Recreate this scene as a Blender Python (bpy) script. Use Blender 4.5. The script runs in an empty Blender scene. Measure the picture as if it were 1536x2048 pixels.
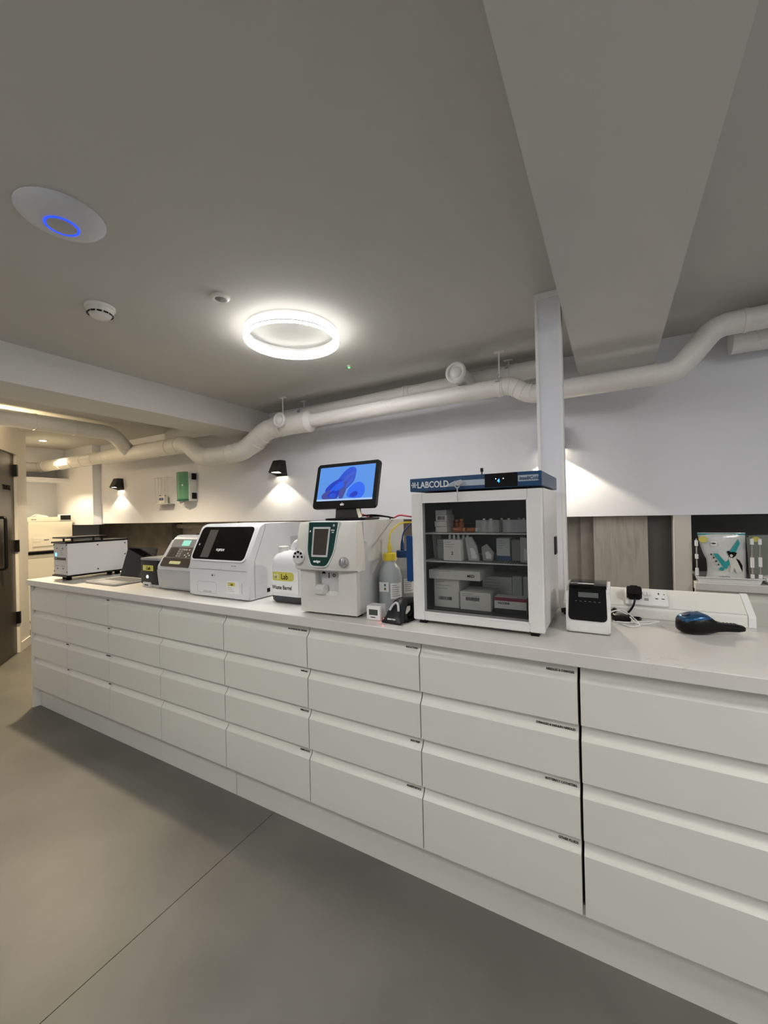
import bpy, bmesh, math, random
from mathutils import Vector, Matrix
C = bpy.context.scene.collection
SC = bpy.context.scene
PI = math.pi
random.seed(4)

# ---------------------------------------------------------------- camera
cam = bpy.data.cameras.new('camera')
cam.sensor_fit = 'VERTICAL'; cam.sensor_height = 36.0
cam.lens = 815.25 / 2048 * 36.0
cam.clip_start = .02; cam.clip_end = 60
co = bpy.data.objects.new('camera', cam); C.objects.link(co)
yaw, pitch, roll = -.5112, .0023, -.0238
F = Vector((math.sin(yaw)*math.cos(pitch), math.cos(yaw)*math.cos(pitch), math.sin(pitch)))
Rt = Vector((math.cos(yaw), -math.sin(yaw), 0)); U = Rt.cross(F)
r_ = math.cos(roll)*Rt + math.sin(roll)*U; u_ = -math.sin(roll)*Rt + math.cos(roll)*U
m3 = Matrix((r_, u_, -F)).transposed()
co.matrix_world = Matrix.Translation((3.6574, -1.3092, 1.337)) @ m3.to_4x4()
SC.camera = co

# ---------------------------------------------------------------- world, exposure
SC.view_settings.view_transform = 'Standard'; SC.view_settings.look = 'None'
SC.view_settings.gamma = 1; SC.view_settings.use_curve_mapping = False
SC.view_settings.exposure = 2.35
w = bpy.data.worlds.new('world'); SC.world = w; w.use_nodes = True
w.node_tree.nodes['Background'].inputs[0].default_value = (.8, .85, 1, 1)
w.node_tree.nodes['Background'].inputs[1].default_value = .05
RING_POWER = 31.0      # emission strength of the ring lamp in view
RING_FAR = 51.0        # the same lamps over the rest of the room
SCONCE_W = 2.2
WARM = (1.0, .80, .52)
DOWN_W = 6.0

# ---------------------------------------------------------------- helpers
_m = {}
def M(name, col=(.8, .8, .8), rough=.5, metal=0, noise=0, nscale=8, bump=0, bscale=200, emit=None, es=1, coat=0, trans=0, alpha=1, spec=.5, ior=1.45):
    if name in _m: return _m[name]
    m = bpy.data.materials.new(name); m.use_nodes = True
    nt = m.node_tree; b = nt.nodes['Principled BSDF']
    b.inputs['Base Color'].default_value = (*col, 1); b.inputs['Roughness'].default_value = rough
    b.inputs['Metallic'].default_value = metal; b.inputs['Specular IOR Level'].default_value = spec
    b.inputs['Coat Weight'].default_value = coat; b.inputs['Transmission Weight'].default_value = trans
    b.inputs['Alpha'].default_value = alpha; b.inputs['IOR'].default_value = ior
    if emit:
        b.inputs['Emission Color'].default_value = (*emit, 1); b.inputs['Emission Strength'].default_value = es
    if noise or bump:
        tc = nt.nodes.new('ShaderNodeTexCoord')
    if noise:
        n = nt.nodes.new('ShaderNodeTexNoise'); n.inputs['Scale'].default_value = nscale; n.inputs['Detail'].default_value = 5
        nt.links.new(tc.outputs['Object'], n.inputs['Vector'])
        r = nt.nodes.new('ShaderNodeMapRange')
        r.inputs['From Min'].default_value = .3; r.inputs['From Max'].default_value = .7
        r.inputs['To Min'].default_value = 1-noise; r.inputs['To Max'].default_value = 1+noise
        nt.links.new(n.outputs['Fac'], r.inputs['Value'])
        mx = nt.nodes.new('ShaderNodeVectorMath'); mx.operation = 'SCALE'
        mx.inputs[0].default_value = col; nt.links.new(r.outputs[0], mx.inputs['Scale'])
        nt.links.new(mx.outputs[0], b.inputs['Base Color'])
    if bump:
        n2 = nt.nodes.new('ShaderNodeTexNoise'); n2.inputs['Scale'].default_value = bscale
        nt.links.new(tc.outputs['Object'], n2.inputs['Vector'])
        bp = nt.nodes.new('ShaderNodeBump'); bp.inputs['Strength'].default_value = bump; bp.inputs['Distance'].default_value = .002
        nt.links.new(n2.outputs['Fac'], bp.inputs['Height']); nt.links.new(bp.outputs[0], b.inputs['Normal'])
    _m[name] = m
    return m

def thing(name, label, cat, loc=(0, 0, 0), rotz=0, group=None):
    o = bpy.data.objects.new(name, None); C.objects.link(o); o.empty_display_size = .05
    o.location = loc; o.rotation_euler = (0, 0, rotz)
    tag(o, label, cat, group); return o
def tag(o, label, cat, group=None):
    o['label'] = label; o['category'] = cat
    if group: o['group'] = group
    return o
def part(name, bm, mat, parent=None, loc=None, rot=None, smooth=35, label=None, kind=None):
    me = bpy.data.meshes.new(name)
    bmesh.ops.recalc_face_normals(bm, faces=bm.faces) if not getattr(bm, '_keep', False) else None
    bm.to_mesh(me); bm.free()
    me.polygons.foreach_set('use_smooth', [True]*len(me.polygons))
    me.set_sharp_from_angle(angle=math.radians(smooth))
    me.materials.append(mat)
    o = bpy.data.objects.new(name, me); C.objects.link(o)
    if parent: o.parent = parent
    if loc: o.location = loc
    if rot: o.rotation_euler = rot
    if label: o['label'] = label
    if kind: o['kind'] = kind
    return o
def struct(name, bm, mat, parent=None, **k):
    o = part(name, bm, mat, parent, **k)
    if not parent: o['kind'] = 'structure'
    return o
def NB(): return bmesh.new()
def box(bm, x0, x1, y0, y1, z0, z1, bev=0, seg=2, vertical=False):
    vs = [bm.verts.new(p) for p in ((x0,y0,z0),(x1,y0,z0),(x1,y1,z0),(x0,y1,z0),(x0,y0,z1),(x1,y0,z1),(x1,y1,z1),(x0,y1,z1))]
    fs = [bm.faces.new([vs[i] for i in f]) for f in ((3,2,1,0),(4,5,6,7),(0,1,5,4),(1,2,6,5),(2,3,7,6),(3,0,4,7))]
    if bev:
        es = set(e for f in fs for e in f.edges)
        if vertical: es = [e for e in es if abs(e.verts[0].co.z-e.verts[1].co.z) > 1e-6]
        bmesh.ops.bevel(bm, geom=list(es), offset=bev, segments=seg, affect='EDGES', profile=.5)
    return bm
def B(*a, **k): return box(NB(), *a, **k)
def prism(bm, pts, a0, a1, axis='x', bev=0, seg=2):
    """closed outline pts extruded along an axis: axis x: pts are (y,z); y: (x,z); z: (x,y)"""
    f = {'x': lambda p, a: (a, p[0], p[1]), 'y': lambda p, a: (p[0], a, p[1]), 'z': lambda p, a: (p[0], p[1], a)}[axis]
    A = [bm.verts.new(f(p, a0)) for p in pts]; D = [bm.verts.new(f(p, a1)) for p in pts]
    n = len(pts); fa = bm.faces.new(A); fb = bm.faces.new(D[::-1])
    for i in range(n): bm.faces.new((A[i], D[i], D[(i+1) % n], A[(i+1) % n]))
    if bev:
        es = list(set(list(fa.edges)+list(fb.edges)))
        bmesh.ops.bevel(bm, geom=es, offset=bev, segments=seg, affect='EDGES')
    return bm
def rrect(x0, x1, z0, z1, r, n=5):
    out = []
    for cx, cz, a in ((x1-r, z1-r, 0), (x0+r, z1-r, 90), (x0+r, z0+r, 180), (x1-r, z0+r, 270)):
        for i in range(n+1):
            t = math.radians(a+90*i/n); out.append((cx+r*math.cos(t), cz+r*math.sin(t)))
    return out
def rpoly(pts, r, n=4):
    """round the corners of a closed 2D outline; r a number or a list"""
    out = []; N = len(pts)
    for i in range(N):
        p0, p, p1 = Vector(pts[i-1]), Vector(pts[i]), Vector(pts[(i+1) % N])
        rr = r[i] if isinstance(r, (list, tuple)) else r
        a = (p0-p); b = (p1-p); rr = min(rr, a.length*.49, b.length*.49)
        if rr <= 0: out.append(tuple(p)); continue
        A = p+a.normalized()*rr; D = p+b.normalized()*rr
        for k in range(n+1):
            t = k/n; q = (1-t)**2*A+2*t*(1-t)*p+t*t*D; out.append((q.x, q.y))
    return out
def lathe(bm, prof, seg=32, c=(0, 0, 0), axis='z', closed=False):
    """profile (r,h) turned about an axis through c"""
    rings = []
    for r, h in prof:
        ring = []
        for i in range(seg):
            t = 2*PI*i/seg; x, y = r*math.cos(t), r*math.sin(t)
            p = {'z': (x, y, h), 'y': (x, h, y), 'x': (h, x, y)}[axis]
            ring.append(bm.verts.new((c[0]+p[0], c[1]+p[1], c[2]+p[2])) if r > 1e-6 or i == 0 else ring[0])
        rings.append(ring)
    pairs = list(zip(rings, rings[1:]))+([(rings[-1], rings[0])] if closed else [])
    for A, D in pairs:
        for i in range(seg):
            j = (i+1) % seg; q = []
            for v in (A[i], A[j], D[j], D[i]):
                if v not in q: q.append(v)
            if len(q) > 2:
                try: bm.faces.new(q)
                except ValueError: pass
    if not closed:
        for ring in (rings[0], rings[-1]):
            if len(set(ring)) > 2:
                try: bm.faces.new(ring)
                except ValueError: pass
    return bm
def fillet(pts, r, n=8):
    P = [Vector(p) for p in pts]; out = [P[0]]
    for i in range(1, len(P)-1):
        a, b = P[i-1]-P[i], P[i+1]-P[i]; rr = min(r, a.length*.48, b.length*.48)
        A = P[i]+a.normalized()*rr; D = P[i]+b.normalized()*rr
        for k in range(n+1):
            t = k/n; out.append((1-t)**2*A+2*t*(1-t)*P[i]+t*t*D)
    out.append(P[-1]); return out
def frames(P):
    T = []
    for i in range(len(P)):
        a = P[max(i-1, 0)]; b = P[min(i+1, len(P)-1)]; T.append((b-a).normalized())
    up = Vector((0, 0, 1)) if abs(T[0].z) < .9 else Vector((0, 1, 0))
    n = (up-T[0]*up.dot(T[0])).normalized(); out = []
    for t in T:
        n = (n-t*n.dot(t)).normalized(); out.append((n, t.cross(n)))
    return out
def tube(bm, pts, r, seg=12, cap=True, fil=0, n=8):
    P = fillet(pts, fil, n) if fil else [Vector(p) for p in pts]
    fr = frames(P); rings = []
    for i, (p, (a, b)) in enumerate(zip(P, fr)):
        rr = r[i] if isinstance(r, list) else r
        rings.append([bm.verts.new(p+a*rr*math.cos(2*PI*k/seg)+b*rr*math.sin(2*PI*k/seg)) for k in range(seg)])
    for A, D in zip(rings, rings[1:]):
        for k in range(seg): bm.faces.new((A[k], A[(k+1) % seg], D[(k+1) % seg], D[k]))
    if cap: bm.faces.new(rings[0][::-1]); bm.faces.new(rings[-1])
    return bm
def cyl(bm, p0, p1, r, seg=16): return tube(bm, [p0, p1], r, seg)
def text(name, s, h, loc, mat, parent=None, rot=(PI/2, 0, 0), align='LEFT', bold=0, ext=.0004, sx=1, shear=0, label=None, spacing=1):
    cu = bpy.data.curves.new('lettering', 'FONT'); cu.body = s; cu.size = h/.72; cu.extrude = ext
    cu.align_x = align; cu.offset = bold; cu.shear = shear; cu.resolution_u = 3; cu.space_character = spacing
    t = bpy.data.objects.new('tmp', cu); C.objects.link(t)
    dg = bpy.context.evaluated_depsgraph_get()
    me = bpy.data.meshes.new_from_object(t.evaluated_get(dg)); bpy.data.objects.remove(t)
    me.materials.clear(); me.materials.append(mat)
    for v in me.vertices: v.co.x *= sx
    o = bpy.data.objects.new(name, me); C.objects.link(o); o.location = loc; o.rotation_euler = rot
    if parent: o.parent = parent
    if label: o['label'] = label
    return o

# ---------------------------------------------------------------- materials
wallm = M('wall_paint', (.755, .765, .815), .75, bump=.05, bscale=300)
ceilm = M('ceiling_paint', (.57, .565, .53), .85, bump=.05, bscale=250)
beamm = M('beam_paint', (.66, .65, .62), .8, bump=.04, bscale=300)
creamwall = M('corridor_paint', (.72, .68, .60), .75)
floorm = M('resin_floor', (.132, .128, .112), .45, noise=.17, nscale=2.3, bump=.05, bscale=60)
unitm = M('drawer_lacquer', (.73, .725, .665), .42, bump=.03, bscale=500)
topm = M('quartz_worktop', (.70, .685, .65), .28)
ductm = M('duct_paint', (.80, .785, .75), .42, noise=.03, nscale=6)
white = M('white_plastic', (.80, .80, .79), .38)
offwhite = M('warm_white_plastic', (.78, .765, .72), .4)
cool = M('cool_white_enamel', (.74, .755, .77), .35)
lgrey = M('light_grey_plastic', (.52, .52, .53), .4)
mgrey = M('mid_grey_plastic', (.22, .22, .23), .4)
dgrey = M('dark_grey_plastic', (.014, .015, .017), .4, spec=.35)
black = M('black_plastic', (.004, .004, .004), .4, spec=.25)
gloss = M('gloss_black', (.002, .002, .002), .08, spec=.35)
rubber = M('rubber', (.005, .005, .005), .8, spec=.2)
chrome = M('chrome', (.7, .7, .7), .18, metal=1)
steel = M('steel', (.45, .45, .46), .35, metal=1)
ink = M('ink', (.006, .006, .006), .8, spec=.2)
whiteink = M('white_ink', (.85, .85, .85), .6)
blue = M('blue_enamel', (.005, .05, .135), .35)
bluep = M('blue_plastic', (.0, .04, .17), .35)
yellow = M('yellow_cap', (.75, .58, .03), .4)
ylabel = M('yellow_label', (.62, .56, .10), .5)
teal = M('teal_print', (.0, .28, .29), .5)
green = M('dark_green_panel', (.002, .038, .030), .3)
red = M('red_cable', (.55, .03, .05), .4)
glass = M('fridge_glass', (.015, .02, .018), .02, alpha=.22, spec=.9)
clear = M('clear_plastic', (.9, .92, .93), .08, alpha=.28)
frost = M('frosted_bottle', (.60, .64, .66), .35, alpha=.55)
# quartz veins on the worktop
nt = topm.node_tree; b = nt.nodes['Principled BSDF']; tc = nt.nodes.new('ShaderNodeTexCoord')
n1 = nt.nodes.new('ShaderNodeTexNoise'); n1.inputs['Scale'].default_value = 5; n1.inputs['Detail'].default_value = 8; n1.inputs['Distortion'].default_value = .6
nt.links.new(tc.outputs['Object'], n1.inputs['Vector'])
sb = nt.nodes.new('ShaderNodeMath'); sb.operation = 'SUBTRACT'; sb.inputs[1].default_value = .52; nt.links.new(n1.outputs['Fac'], sb.inputs[0])
ab = nt.nodes.new('ShaderNodeMath'); ab.operation = 'ABSOLUTE'; nt.links.new(sb.outputs[0], ab.inputs[0])
n3 = nt.nodes.new('ShaderNodeTexNoise'); n3.inputs['Scale'].default_value = 2.2; nt.links.new(tc.outputs['Object'], n3.inputs['Vector'])
mk = nt.nodes.new('ShaderNodeMapRange'); mk.inputs['From Min'].default_value = .56; mk.inputs['From Max'].default_value = .66; nt.links.new(n3.outputs['Fac'], mk.inputs['Value'])
mr = nt.nodes.new('ShaderNodeMapRange'); mr.inputs['From Min'].default_value = 0; mr.inputs['From Max'].default_value = .006; mr.inputs['To Min'].default_value = .38; mr.inputs['To Max'].default_value = 0
nt.links.new(ab.outputs[0], mr.inputs['Value'])
ml = nt.nodes.new('ShaderNodeMath'); ml.operation = 'MULTIPLY'; nt.links.new(mr.outputs[0], ml.inputs[0]); nt.links.new(mk.outputs[0], ml.inputs[1])
mx = nt.nodes.new('ShaderNodeMix'); mx.data_type = 'RGBA'; mx.inputs['A'].default_value = (.67, .655, .62, 1); mx.inputs['B'].default_value = (.25, .23, .2, 1)
nt.links.new(ml.outputs[0], mx.inputs['Factor']); nt.links.new(mx.outputs['Result'], b.inputs['Base Color'])

# ---------------------------------------------------------------- the room
H = 2.30; D = 1.52; XR = 6.3; YF = -3.7
OA = Vector((-1.286, .219)); OD = Vector((-.8166, .577)); ON = Vector((-.577, -.8166))   # oblique wall: start, run, outward normal
def ob(t, out=0): p = OA+OD*t+ON*out; return (p.x, p.y)
cx0, cx1 = 3.2, 2.1
struct('floor', B(-3.3, XR+.1, YF-.1, 2.25, -.12, -.004), M('floor_screed', (.08, .075, .07), .8))
flo = bpy.data.objects['floor']
part('vinyl_sheet', B(-3.3, 2.297, YF, 2.15, -.004, 0), floorm, flo)
part('vinyl_sheet', B(2.3, XR, YF, 2.15, -.004, 0), floorm, flo)
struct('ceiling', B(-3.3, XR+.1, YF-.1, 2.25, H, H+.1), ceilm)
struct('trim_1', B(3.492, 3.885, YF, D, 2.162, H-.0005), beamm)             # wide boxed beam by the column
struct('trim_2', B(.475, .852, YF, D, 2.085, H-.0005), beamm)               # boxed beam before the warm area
wb = struct('wall_back', B(-2.135, XR, D, D+.03, 1.285, H-.001), wallm)
struct('wall_back_left', B(-3.1, -2.138, 1.42, D+.03, 1.275, H-.001), wallm)
struct('trim_3', B(-2.135, XR, D+.03, 2.1, 1.285, 1.305), wallm)            # underside of the boxed wall
struct('wall_right', B(XR, XR+.1, YF, 2.2, 0, H), wallm)
struct('wall_front', B(-1, XR, YF-.1, YF, 0, H), wallm)
struct('wall_left', B(-3.2, -3.1, -.1, 2.2, 0, H), M('corridor_blue_paint', (.62, .65, .70), .7))
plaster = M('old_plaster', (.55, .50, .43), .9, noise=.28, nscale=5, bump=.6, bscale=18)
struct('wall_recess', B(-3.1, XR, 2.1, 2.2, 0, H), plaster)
bm = NB(); p = [ob(-.472), ob(0), ob(.777), ob(.777, .1), ob(0, .1), ob(-.472, .1)]
# wall with a doorway between t=-.42 and t=.46
def oblique(t0, t1, z0, z1, o0=0, o1=.1, bev=0):
    return prism(NB(), [ob(t0, o0), ob(t1, o0), ob(t1, o1), ob(t0, o1)], z0, z1, 'z', bev)
struct('wall_oblique', prism(prism(prism(NB(), [ob(-.60), ob(-.46), ob(-.46, .1), ob(-.60, .1)], 0, H, 'z'),
       [ob(.50), ob(.777), ob(.777, .1), ob(.50, .1)], 0, H, 'z'), [ob(-.46), ob(.50), ob(.50, .1), ob(-.46, .1)], 2.06, H, 'z'), creamwall)
e = ob(-.60)
struct('wall_side', B(e[0]-.1, e[0], YF, e[1]-.002, 0, H), wallm)
e2 = ob(.777)
struct('wall_left_return', B(-3.1, e2[0]+.001, e2[1]-.12, e2[1]+.0, 0, H), creamwall)
# door
dr = struct('door_1', oblique(-.42, .458, .006, 2.02, .012, .055), M('dark_bronze_door', (.045, .038, .030), .33))
part('door_frame', prism(prism(prism(NB(), [ob(.462, -.012), ob(.50, -.012), ob(.50, .1), ob(.462, .1)], 0, 2.06, 'z'),
     [ob(-.46, -.012), ob(-.424, -.012), ob(-.424, .1), ob(-.46, .1)], 0, 2.06, 'z'), [ob(-.423, -.012), ob(.461, -.012), ob(.461, .1), ob(-.423, .1)], 2.024, 2.06, 'z'), creamwall, dr)
for z in (1.80, 1.03, .30):
    part('hinge', oblique(.440, .475, z, z+.12, -.02, .011), black, dr)
hb = NB(); tube(hb, [(*ob(.035, 0), .90), (*ob(.035, -.05), .90), (*ob(.035, -.05), 1.38), (*ob(.035, 0), 1.38)], .014, 10, fil=.03)
part('pull_handle', hb, black, dr)
a = math.atan2(-OD.y, -OD.x)
text('lettering', 'X-RAY', .045, (*ob(.36, -.002+.012), 1.655), ink, dr, rot=(PI/2, 0, a), ext=.002, bold=.002)
# low skirting and pilaster beyond the door
struct('baseboard_left', oblique(.502, .776, 0, .09, -.012, 0), creamwall)
struct('trim_4', B(-3.1, -2.88, .66, 1.42, 2.10, H), wallm)   # boxing high on the left wall
struct('trim_5', B(-3.1, -2.75, .66, 1.42, 1.86, 1.90), wallm)   # ledge below the boxing

# ---------------------------------------------------------------- lamps
def ring_lamp(x, y, power, label, col=(1, .97, .93)):
    t = thing('ring_light', label, 'ceiling light', (x, y, H-.058), 0, 'round ceiling ring lights')
    glow = M('ring_glow_outer', (.9, .9, .9), .5, emit=col, es=1.1)
    glow_in = M('ring_glow_inner', (.9, .9, .9), .5, emit=col, es=.12)
    part('outer_diffuser', lathe(NB(), [(.236, .008), (.242, .008), (.242, .041), (.236, .041)], 64, closed=True), glow, t)
    part('inner_diffuser', lathe(NB(), [(.220, .008), (.226, .008), (.226, .041), (.220, .041)], 64, closed=True), glow_in, t)
    part('housing', lathe(NB(), [(.2195, .0018), (.2425, .0018), (.2425, .0078), (.2355, .0078), (.2355, .0410), (.2265, .0410), (.2265, .0078), (.2195, .0078)], 64, closed=True), white, t)
    part('bottom_diffuser', lathe(NB(), [(.220, .0), (.242, .0), (.242, .0015), (.220, .0015)], 64, closed=True), M('ring_bottom_%g' % power, (.85, .85, .83), .4, emit=(1, .985, .95), es=power), t)
    part('bezel_line', lathe(NB(), [(.2290, -.0010), (.2305, -.0010), (.2305, -.0001), (.2290, -.0001)], 64, closed=True), mgrey, t)
    part('back_ring', lathe(NB(), [(.227, .0412), (.235, .0412), (.235, .058), (.227, .058)], 48, closed=True), white, t)
    return t
ring_lamp(2.215, .325, RING_POWER, 'round glowing ring light on the ceiling between the two beams')
ring_lamp(2.3, -1.75, RING_FAR, 'glowing ring light on the ceiling behind the camera spot')
ring_lamp(5.1, -.75, RING_FAR*1.05, 'glowing ring light on the ceiling beyond the wide beam')
ring_lamp(4.9, -2.6, RING_FAR*.8, 'glowing ring light in the far front corner of the ceiling')

def lamp(name, typ, loc, energy, col, rot=(0, 0, 0), **k):
    l = bpy.data.lights.new(name, typ); l.energy = energy; l.color = col
    for a, v in k.items(): setattr(l, a, v)
    o = bpy.data.objects.new(name, l); C.objects.link(o); o.location = loc; o.rotation_euler = rot
    return o
def downlight(x, y, label, energy, cone=2.3):
    t = thing('downlight', label, 'ceiling light', (x, y, H), 0, 'warm recessed downlights')
    part('bezel', lathe(NB(), [(.034, -.004), (.046, -.004), (.046, -.0005), (.034, -.0005)], 28, closed=True), white, t)
    part('lens', lathe(NB(), [(0, -.0025), (.034, -.0025), (.034, -.0005), (0, -.0005)], 28), M('warm_lens', (1, 1, 1), .5, emit=(1, .86, .62), es=10), t)
    l = lamp('downlight_lamp', 'SPOT', (0, 0, -.02), energy, WARM, spot_size=cone, spot_blend=.6, shadow_soft_size=.035); l.parent = t
downlight(-2.27, .957, 'small warm recessed downlight above the white sterilising cabinet', DOWN_W*3.2, 1.75)
downlight(-.30, .25, 'added warm downlight hidden behind the narrow boxed beam', DOWN_W*6.5)  # added lamp, hidden by the beam, that brightens the corridor floor
wu = thing('added_uplight', 'added warm uplight, out of view, on the oblique wall above the dark door', 'wall light', (-.96, .07, 2.01))  # added unseen lamp that brightens the corridor ceiling
part('glass_bowl', lathe(NB(), [(.012, 0), (.045, .012), (.065, .045), (.068, .07), (.064, .07), (.060, .045), (.040, .016), (.0, .006)], 28), M('opal_glass', (.9, .85, .75), .4, emit=(1, .82, .55), es=1.5), wu)
ul = lamp('added_uplight_lamp', 'POINT', (0, 0, .095), 1.8, WARM, shadow_soft_size=.06); ul.parent = wu

def sconce(x, label, yw=D, e=1.0, z=1.700):
    t = thing('wall_sconce', label, 'wall light', (x, yw, z), 0, 'black wall sconces shining downwards')
    bm = NB()   # shade: narrow top, wide bottom, open below, cut up towards the front
    to = [(-.046, 0, .14), (.046, 0, .14), (.046, -.065, .14), (-.046, -.065, .14)]
    bo = [(-.064, 0, .0), (.064, 0, .0), (.064, -.11, .030), (-.064, -.11, .030)]
    T = [bm.verts.new(p) for p in to]; Bv = [bm.verts.new(p) for p in bo]
    bm.faces.new(T)
    for i in range(4): bm.faces.new((T[i], T[(i+1) % 4], Bv[(i+1) % 4], Bv[i]))
    s = part('shade', bm, M('sconce_black', (.015, .014, .012), .45), t)
    sd = s.modifiers.new('solid', 'SOLIDIFY'); sd.thickness = .004; sd.offset = -1
    part('lamp_lens', B(-.047, .047, -.088, -.006, .03, .036), M('sconce_glow', (1, 1, 1), .5, emit=(1, .88, .66), es=3*e), t)
    l = lamp('sconce_lamp', 'SPOT', (0, -.062, -.001), SCONCE_W*e, (1, .87, .66), rot=(-.35, 0, 0), spot_size=2.10, spot_blend=.12, shadow_soft_size=.012); l.parent = t
sconce(-1.67, 'black wall sconce at the step in the white wall, nearest the corridor', e=.9)
sconce(1.0, 'black wall sconce under the thick duct bend, left of the monitor', e=1.1)
sconce(3.342, 'black wall sconce hidden behind the white column by the fridge', e=2.6, z=1.722)

# ---------------------------------------------------------------- counter: worktop, units, plinth
W = .5085; ZJ = [.87, .702, .5357, .3675, .15]; NU = 9
wt = part('worktop', B(-.02, NU*W+.02, -.02, .53, .88, .92, .002, 1), topm)
tag(wt, 'long pale speckled quartz worktop running over all the white drawers', 'worktop')
pl = B(0, .0, 0, 0, 0, 0)
pl = part('plinth', B(0, 2.052, .04, .056, 0, .148), unitm)
tag(pl, 'white recessed plinth under the far stretch of drawers, ending at the end panel', 'plinth', 'recessed white plinths')
pl2 = part('plinth', B(2.055, NU*W, .040, .056, 0, .148), unitm)
tag(pl2, 'white recessed plinth under the nearest drawers, right of the small joint', 'plinth', 'recessed white plinths')
ep = part('end_panel', B(-.018, -.001, 0, .53, 0, .879), unitm)
tag(ep, 'white end panel closing the far end of the drawer run', 'panel')
LBL = {(4, 0): 'IN-HOUSE BLOOD TESTING', (4, 1): 'SAMPLING', (4, 2): 'URINE POTS', (4, 3): 'SAMPLE POTS',
       (5, 0): 'INDUCTION', (5, 2): 'SKIN PREP', (5, 3): 'ANAESTHETICS', (6, 0): 'NEEDLES & SYRINGES', (6, 1): 'SYRINGES & INSULIN NEEDLES',
       (6, 2): 'BUTTERFLY CATHETERS', (6, 3): 'OTHER FLUIDS', (7, 0): 'IV FLUIDS', (7, 3): 'DRESSINGS', (1, 0): 'GLOVES', (1, 1): 'TUBES',
       (1, 2): 'LAB SUPPLIES', (1, 3): 'SLIDES', (0, 2): 'PRINTER', (0, 3): 'PAPER'}
ords = ['first', 'second', 'third', 'fourth', 'fifth', 'sixth', 'seventh', 'eighth', 'ninth']
extra = ['at the far end under the white box', 'with printed labels under the silver laptop', 'under the small dark centrifuge and grey analyser', 'under the wide black-windowed analyser',
         'labelled in-house blood testing', 'labelled induction, under the green-panelled analyser', 'labelled needles and syringes, under the fridge', 'at the near end under the label printer', 'just past the near edge of the frame']
backm = M('carcass', (.5, .5, .49), .6)
for i in range(NU):
    t = thing('drawer_unit', 'white four-drawer unit %s' % extra[i], 'drawer unit', (i*W, 0, 0), 0, 'white four-drawer base units')
    part('carcass', B(.001, W-.001, .045, .53, .15, .878), M('dark_gap', (.03, .03, .03), .9), t)
    for k in range(4):
        zt, zb = ZJ[k], ZJ[k+1]+(.003 if k < 3 else 0)
        if k == 0: zt = .876
        s = .036 if k else .040
        prof = [(0, zb), (.044, zb), (.044, zt), (.021, zt), (.0208, zt-s+.028), (.0195, zt-s+.020), (.0160, zt-s+.011), (.0100, zt-s+.003), (.0014, zt-s-.0045), (0, zt-s-.0065)]
        f = part('drawer_front', prism(NB(), prof, .0022 if i != 7 else .004, W-(.0022 if i != 6 else .004), 'x'), unitm, t, smooth=33)
        if (i, k) in LBL:
            text('lettering', LBL[(i, k)], .0062, (W-.012, .0143, zt-s+.0120), ink, f, rot=(PI/2-.44, 0, 0), align='RIGHT', bold=.0002, sx=.95, ext=.0004)

# ---------------------------------------------------------------- column and trunking
ct = thing('column', 'white boxed column standing behind the fridge, from worktop up to the ceiling', 'column', (3.374, .63, 0))
part('column_body', B(0, .10, 0, .10, 0, H-.001, .003, 1), wallm, ct)
part('edge_strip', B(-.004, .008, -.003, .0, .93, H-.03), white, ct)
part('edge_strip', B(.092, .104, -.003, .0, .93, H-.03), white, ct)
part('head_trim', B(-.006, .106, -.006, -.0032, H-.03, H-.001), white, ct)
tr = thing('dado_trunking', 'white sloping dado trunking along the back of the worktop', 'trunking', (3.476, .487, .92))
part('trunking_body', prism(NB(), rpoly([(0, .001), (0, .037), (.098, .094), (.113, .094), (.113, .001)], [0, .004, .01, .006, 0], 3), 0, .572, 'x'), offwhite, tr)
part('end_cap', prism(NB(), rpoly([(-.003, .001), (-.003, .038), (.096, .097), (.116, .097), (.116, .001)], [0, .005, .014, .008, 0], 3), .5725, .592, 'x'), white, tr)
part('lid_groove', prism(NB(), [(.006, .0416), (.006, .0424), (.0075, .0433), (.0075, .0425)], 0, .57, 'x'), lgrey, tr)
lowp = B(3.476, 4.07, .532, .60, 0, .919)
tag(part('back_panel', lowp, unitm), 'white low back panel under the sloping dado trunking', 'panel')
# double socket on the slope
sa = math.atan2(.057, .098)
so = thing('double_socket', 'white double wall socket with usb ports on the sloping trunking', 'socket', (3.692, .497, .9635)); so.rotation_euler = (sa, 0, 0)
part('plate', B(0, .137, 0, .083, 0, .010, .003, 2), white, so)
for x in (.060, .074): part('rocker_switch', B(x, x+.011, .050, .070, .010, .014, .001, 1), white, so)
for x, y, a_, b_ in ((.108, .060, .004, .009), (.098, .034, .009, .004), (.118, .034, .009, .004), (.062, .030, .014, .003), (.062, .023, .014, .003), (.125, .060, .004, .004)):
    part('socket_slot', B(x, x+a_, y, y+b_, .0095, .0104), black, so)
pg = thing('mains_plug', 'black three-pin mains plug in the left half of the double socket', 'plug', (3.697, .5065, .985)); pg.rotation_euler = (sa, 0, 0)
part('plug_body', prism(NB(), rpoly([(0, 0), (.05, 0), (.05, .04), (.042, .05), (.008, .05), (0, .04)], .008), .0005, .028, 'z', .004), black, pg)
bm = NB(); tube(bm, [(.025, .002, .016), (.026, -.018, .018), (.022, -.034, .004), (.010, -.040, -.022), (-.01, -.05, -.042)], .0035, 8, fil=.01)
part('cable', bm, black, pg)
ad = thing('power_adapter', 'small black inline power adapter lying behind the label printer', 'adapter', (3.655, .385, .921), .30)
part('adapter_body', B(0, .055, 0, .034, 0, .026, .005, 2), black, ad)
bm = NB(); tube(bm, [(.055, .017, .012), (.09, .02, .006), (.11, .06, .004), (.04, .07, .004), (-.04, .055, .02), (-.09, .03, .006)], .0035, 8, fil=.02); part('cable', bm, black, ad)
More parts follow.
